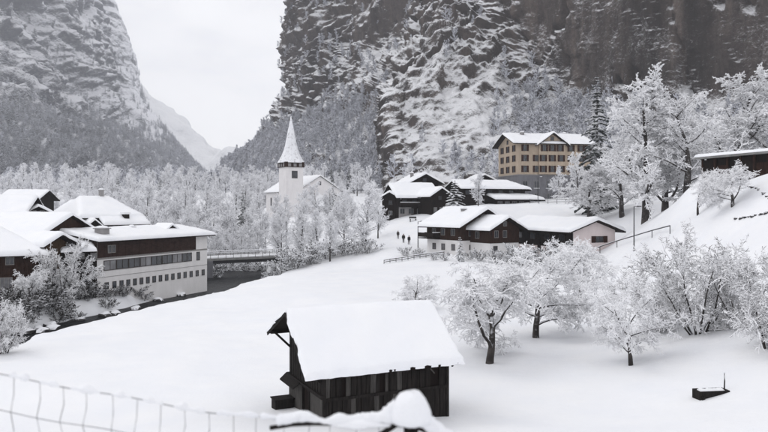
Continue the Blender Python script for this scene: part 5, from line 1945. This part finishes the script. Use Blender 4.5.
# bench on the slope
p = GP(413, 221)
bn = tag(empty('bench', p, R(10)), 'small dark bench on the snowy slope below the upper chalets', 'bench')
for k in range(3):
    MB().box(-0.8, 0.8, -0.25 + k * 0.17, -0.11 + k * 0.17, 0.42, 0.47).build('slat', M['barn_wood'], bn)
MB().box(-0.8, 0.8, 0.28, 0.33, 0.6, 0.95).build('backrest', M['barn_wood'], bn)
for sx in (-0.6, 0.6):
    for sy in (-0.2, 0.25):
        MB().box(sx - 0.05, sx + 0.05, sy - 0.05, sy + 0.05, -0.2, 0.42 if sy < 0 else 0.95).build('leg', M['barn_wood'], bn)

# three walkers on the path
def person(loc, rz, h, coat, label, stride):
    t = NT('winter_clothes')
    sep = t.n('ShaderNodeSeparateXYZ')
    t.l(t.coords(), sep.inputs[0])
    zc = t.math('DIVIDE', sep.outputs['Z'], 1.75)
    col = t.ramp(zc, [(0.0, (0.012, 0.012, 0.014)), (0.05, (0.12, 0.12, 0.125)), (0.47, (0.13, 0.125, 0.13)), (0.49, coat), (0.83, coat),
                      (0.845, (0.32, 0.21, 0.17)), (0.925, (0.32, 0.21, 0.17)), (0.935, (0.02, 0.02, 0.02))])
    mat = t.out(col, 0.85)
    bulk = 1.35           # padded winter clothes
    bm = bmesh.new()
    sk = bm.verts.layers.skin.verify()
    J = [((0, 0, 0.96), 0.15, 0.12), ((0, 0, 1.15), 0.15, 0.11), ((0, 0, 1.36), 0.185, 0.12), ((0, 0, 1.47), 0.09, 0.08), ((0, -0.01, 1.55), 0.065, 0.065),
         ((0, -0.02, 1.62), 0.085, 0.095), ((0, -0.02, 1.70), 0.085, 0.095), ((0, -0.01, 1.75), 0.05, 0.055)]
    vs_ = []
    for co, rx, ry in J:
        v = bm.verts.new(co); v[sk].radius = (rx * bulk, ry * bulk); vs_.append(v)
    for a, b in zip(vs_[:-1], vs_[1:]): bm.edges.new((a, b))
    vs_[0][sk].use_root = True
    for sg in (-1, 1):
        fw = stride * sg
        chain = [((0.10 * sg, 0, 0.88), 0.095), ((0.105 * sg, -0.18 * fw, 0.50), 0.068), ((0.11 * sg, -0.22 * fw + (0.1 if fw < 0 else 0), 0.10), 0.05), ((0.12 * sg, -0.22 * fw - 0.13, 0.045), 0.045)]
        prev = vs_[0]
        for co, r_ in chain:
            v = bm.verts.new(co); v[sk].radius = (r_ * bulk, r_ * bulk); bm.edges.new((prev, v)); prev = v
        chain = [((0.20 * sg, 0, 1.40), 0.075), ((0.26 * sg, 0.08 * fw, 1.13), 0.056), ((0.25 * sg, 0.0 - 0.10 * (fw < 0), 0.90), 0.046), ((0.245 * sg, -0.02 - 0.1 * (fw < 0), 0.80), 0.042)]
        prev = vs_[2]
        for co, r_ in chain:
            v = bm.verts.new(co); v[sk].radius = (r_ * bulk, r_ * bulk); bm.edges.new((prev, v)); prev = v
    me = bpy.data.meshes.new('person'); bm.to_mesh(me); bm.free()
    me.materials.append(mat)
    o = link('person', me)
    o.location = loc; o.rotation_euler = (0, 0, rz); o.scale = (h / 1.78,) * 3
    md = o.modifiers.new('skin', 'SKIN'); md.use_smooth_shade = True
    sb = o.modifiers.new('smooth', 'SUBSURF'); sb.levels = 2; sb.render_levels = 2
    return tag(o, label, 'person', 'walkers on the path')


for px, py, rz, h, coat, st_, lab in [
        (409, 244.5, 0.3, 1.75, (0.016, 0.016, 0.02), 0.4, 'rightmost walker in dark coat on the path below the upper chalets'),
        (403.5, 243, 0.1, 1.78, (0.02, 0.018, 0.018), -0.4, 'middle walker in dark coat on the path below the upper chalets'),
        (398, 239, 0.2, 1.65, (0.04, 0.036, 0.036), 0.3, 'leftmost walker on the path, partly behind twigs')]:
    person(GP(px, py), rz, h, coat, lab, st_)

# boulders in the river
M['boulder'] = m_snowy('boulder', (0.02, 0.02, 0.022), (0.07, 0.066, 0.065), 0.35, 0.6, 0.5, 2)
rq = random.Random(21)
for i in range(22):
    px = rq.uniform(0, 232)
    q_ = far_bank(px, rq.uniform(4.5, 7.0))
    bm = bmesh.new()
    s_ = rq.uniform(0.3, 0.7)
    bmesh.ops.create_icosphere(bm, subdivisions=2, radius=s_)
    for v in bm.verts:
        k = 1 + 0.35 * float(pnoise(v.co.x * 1.6 + i, v.co.y * 1.6, v.co.z * 1.6))
        v.co = Vector((v.co.x * 1.35 * k, v.co.y * 1.1 * k, v.co.z * 0.8 * k))
    me = bpy.data.meshes.new('boulder'); bm.to_mesh(me); bm.free()
    me.materials.append(M['boulder'])
    tag(link('boulder', me, None, (q_.x, q_.y, RIVER_Z + 0.1), (0, 0, rq.uniform(0, 6))), 'snow capped dark boulder lying in the river', 'boulder', 'boulders in the river')
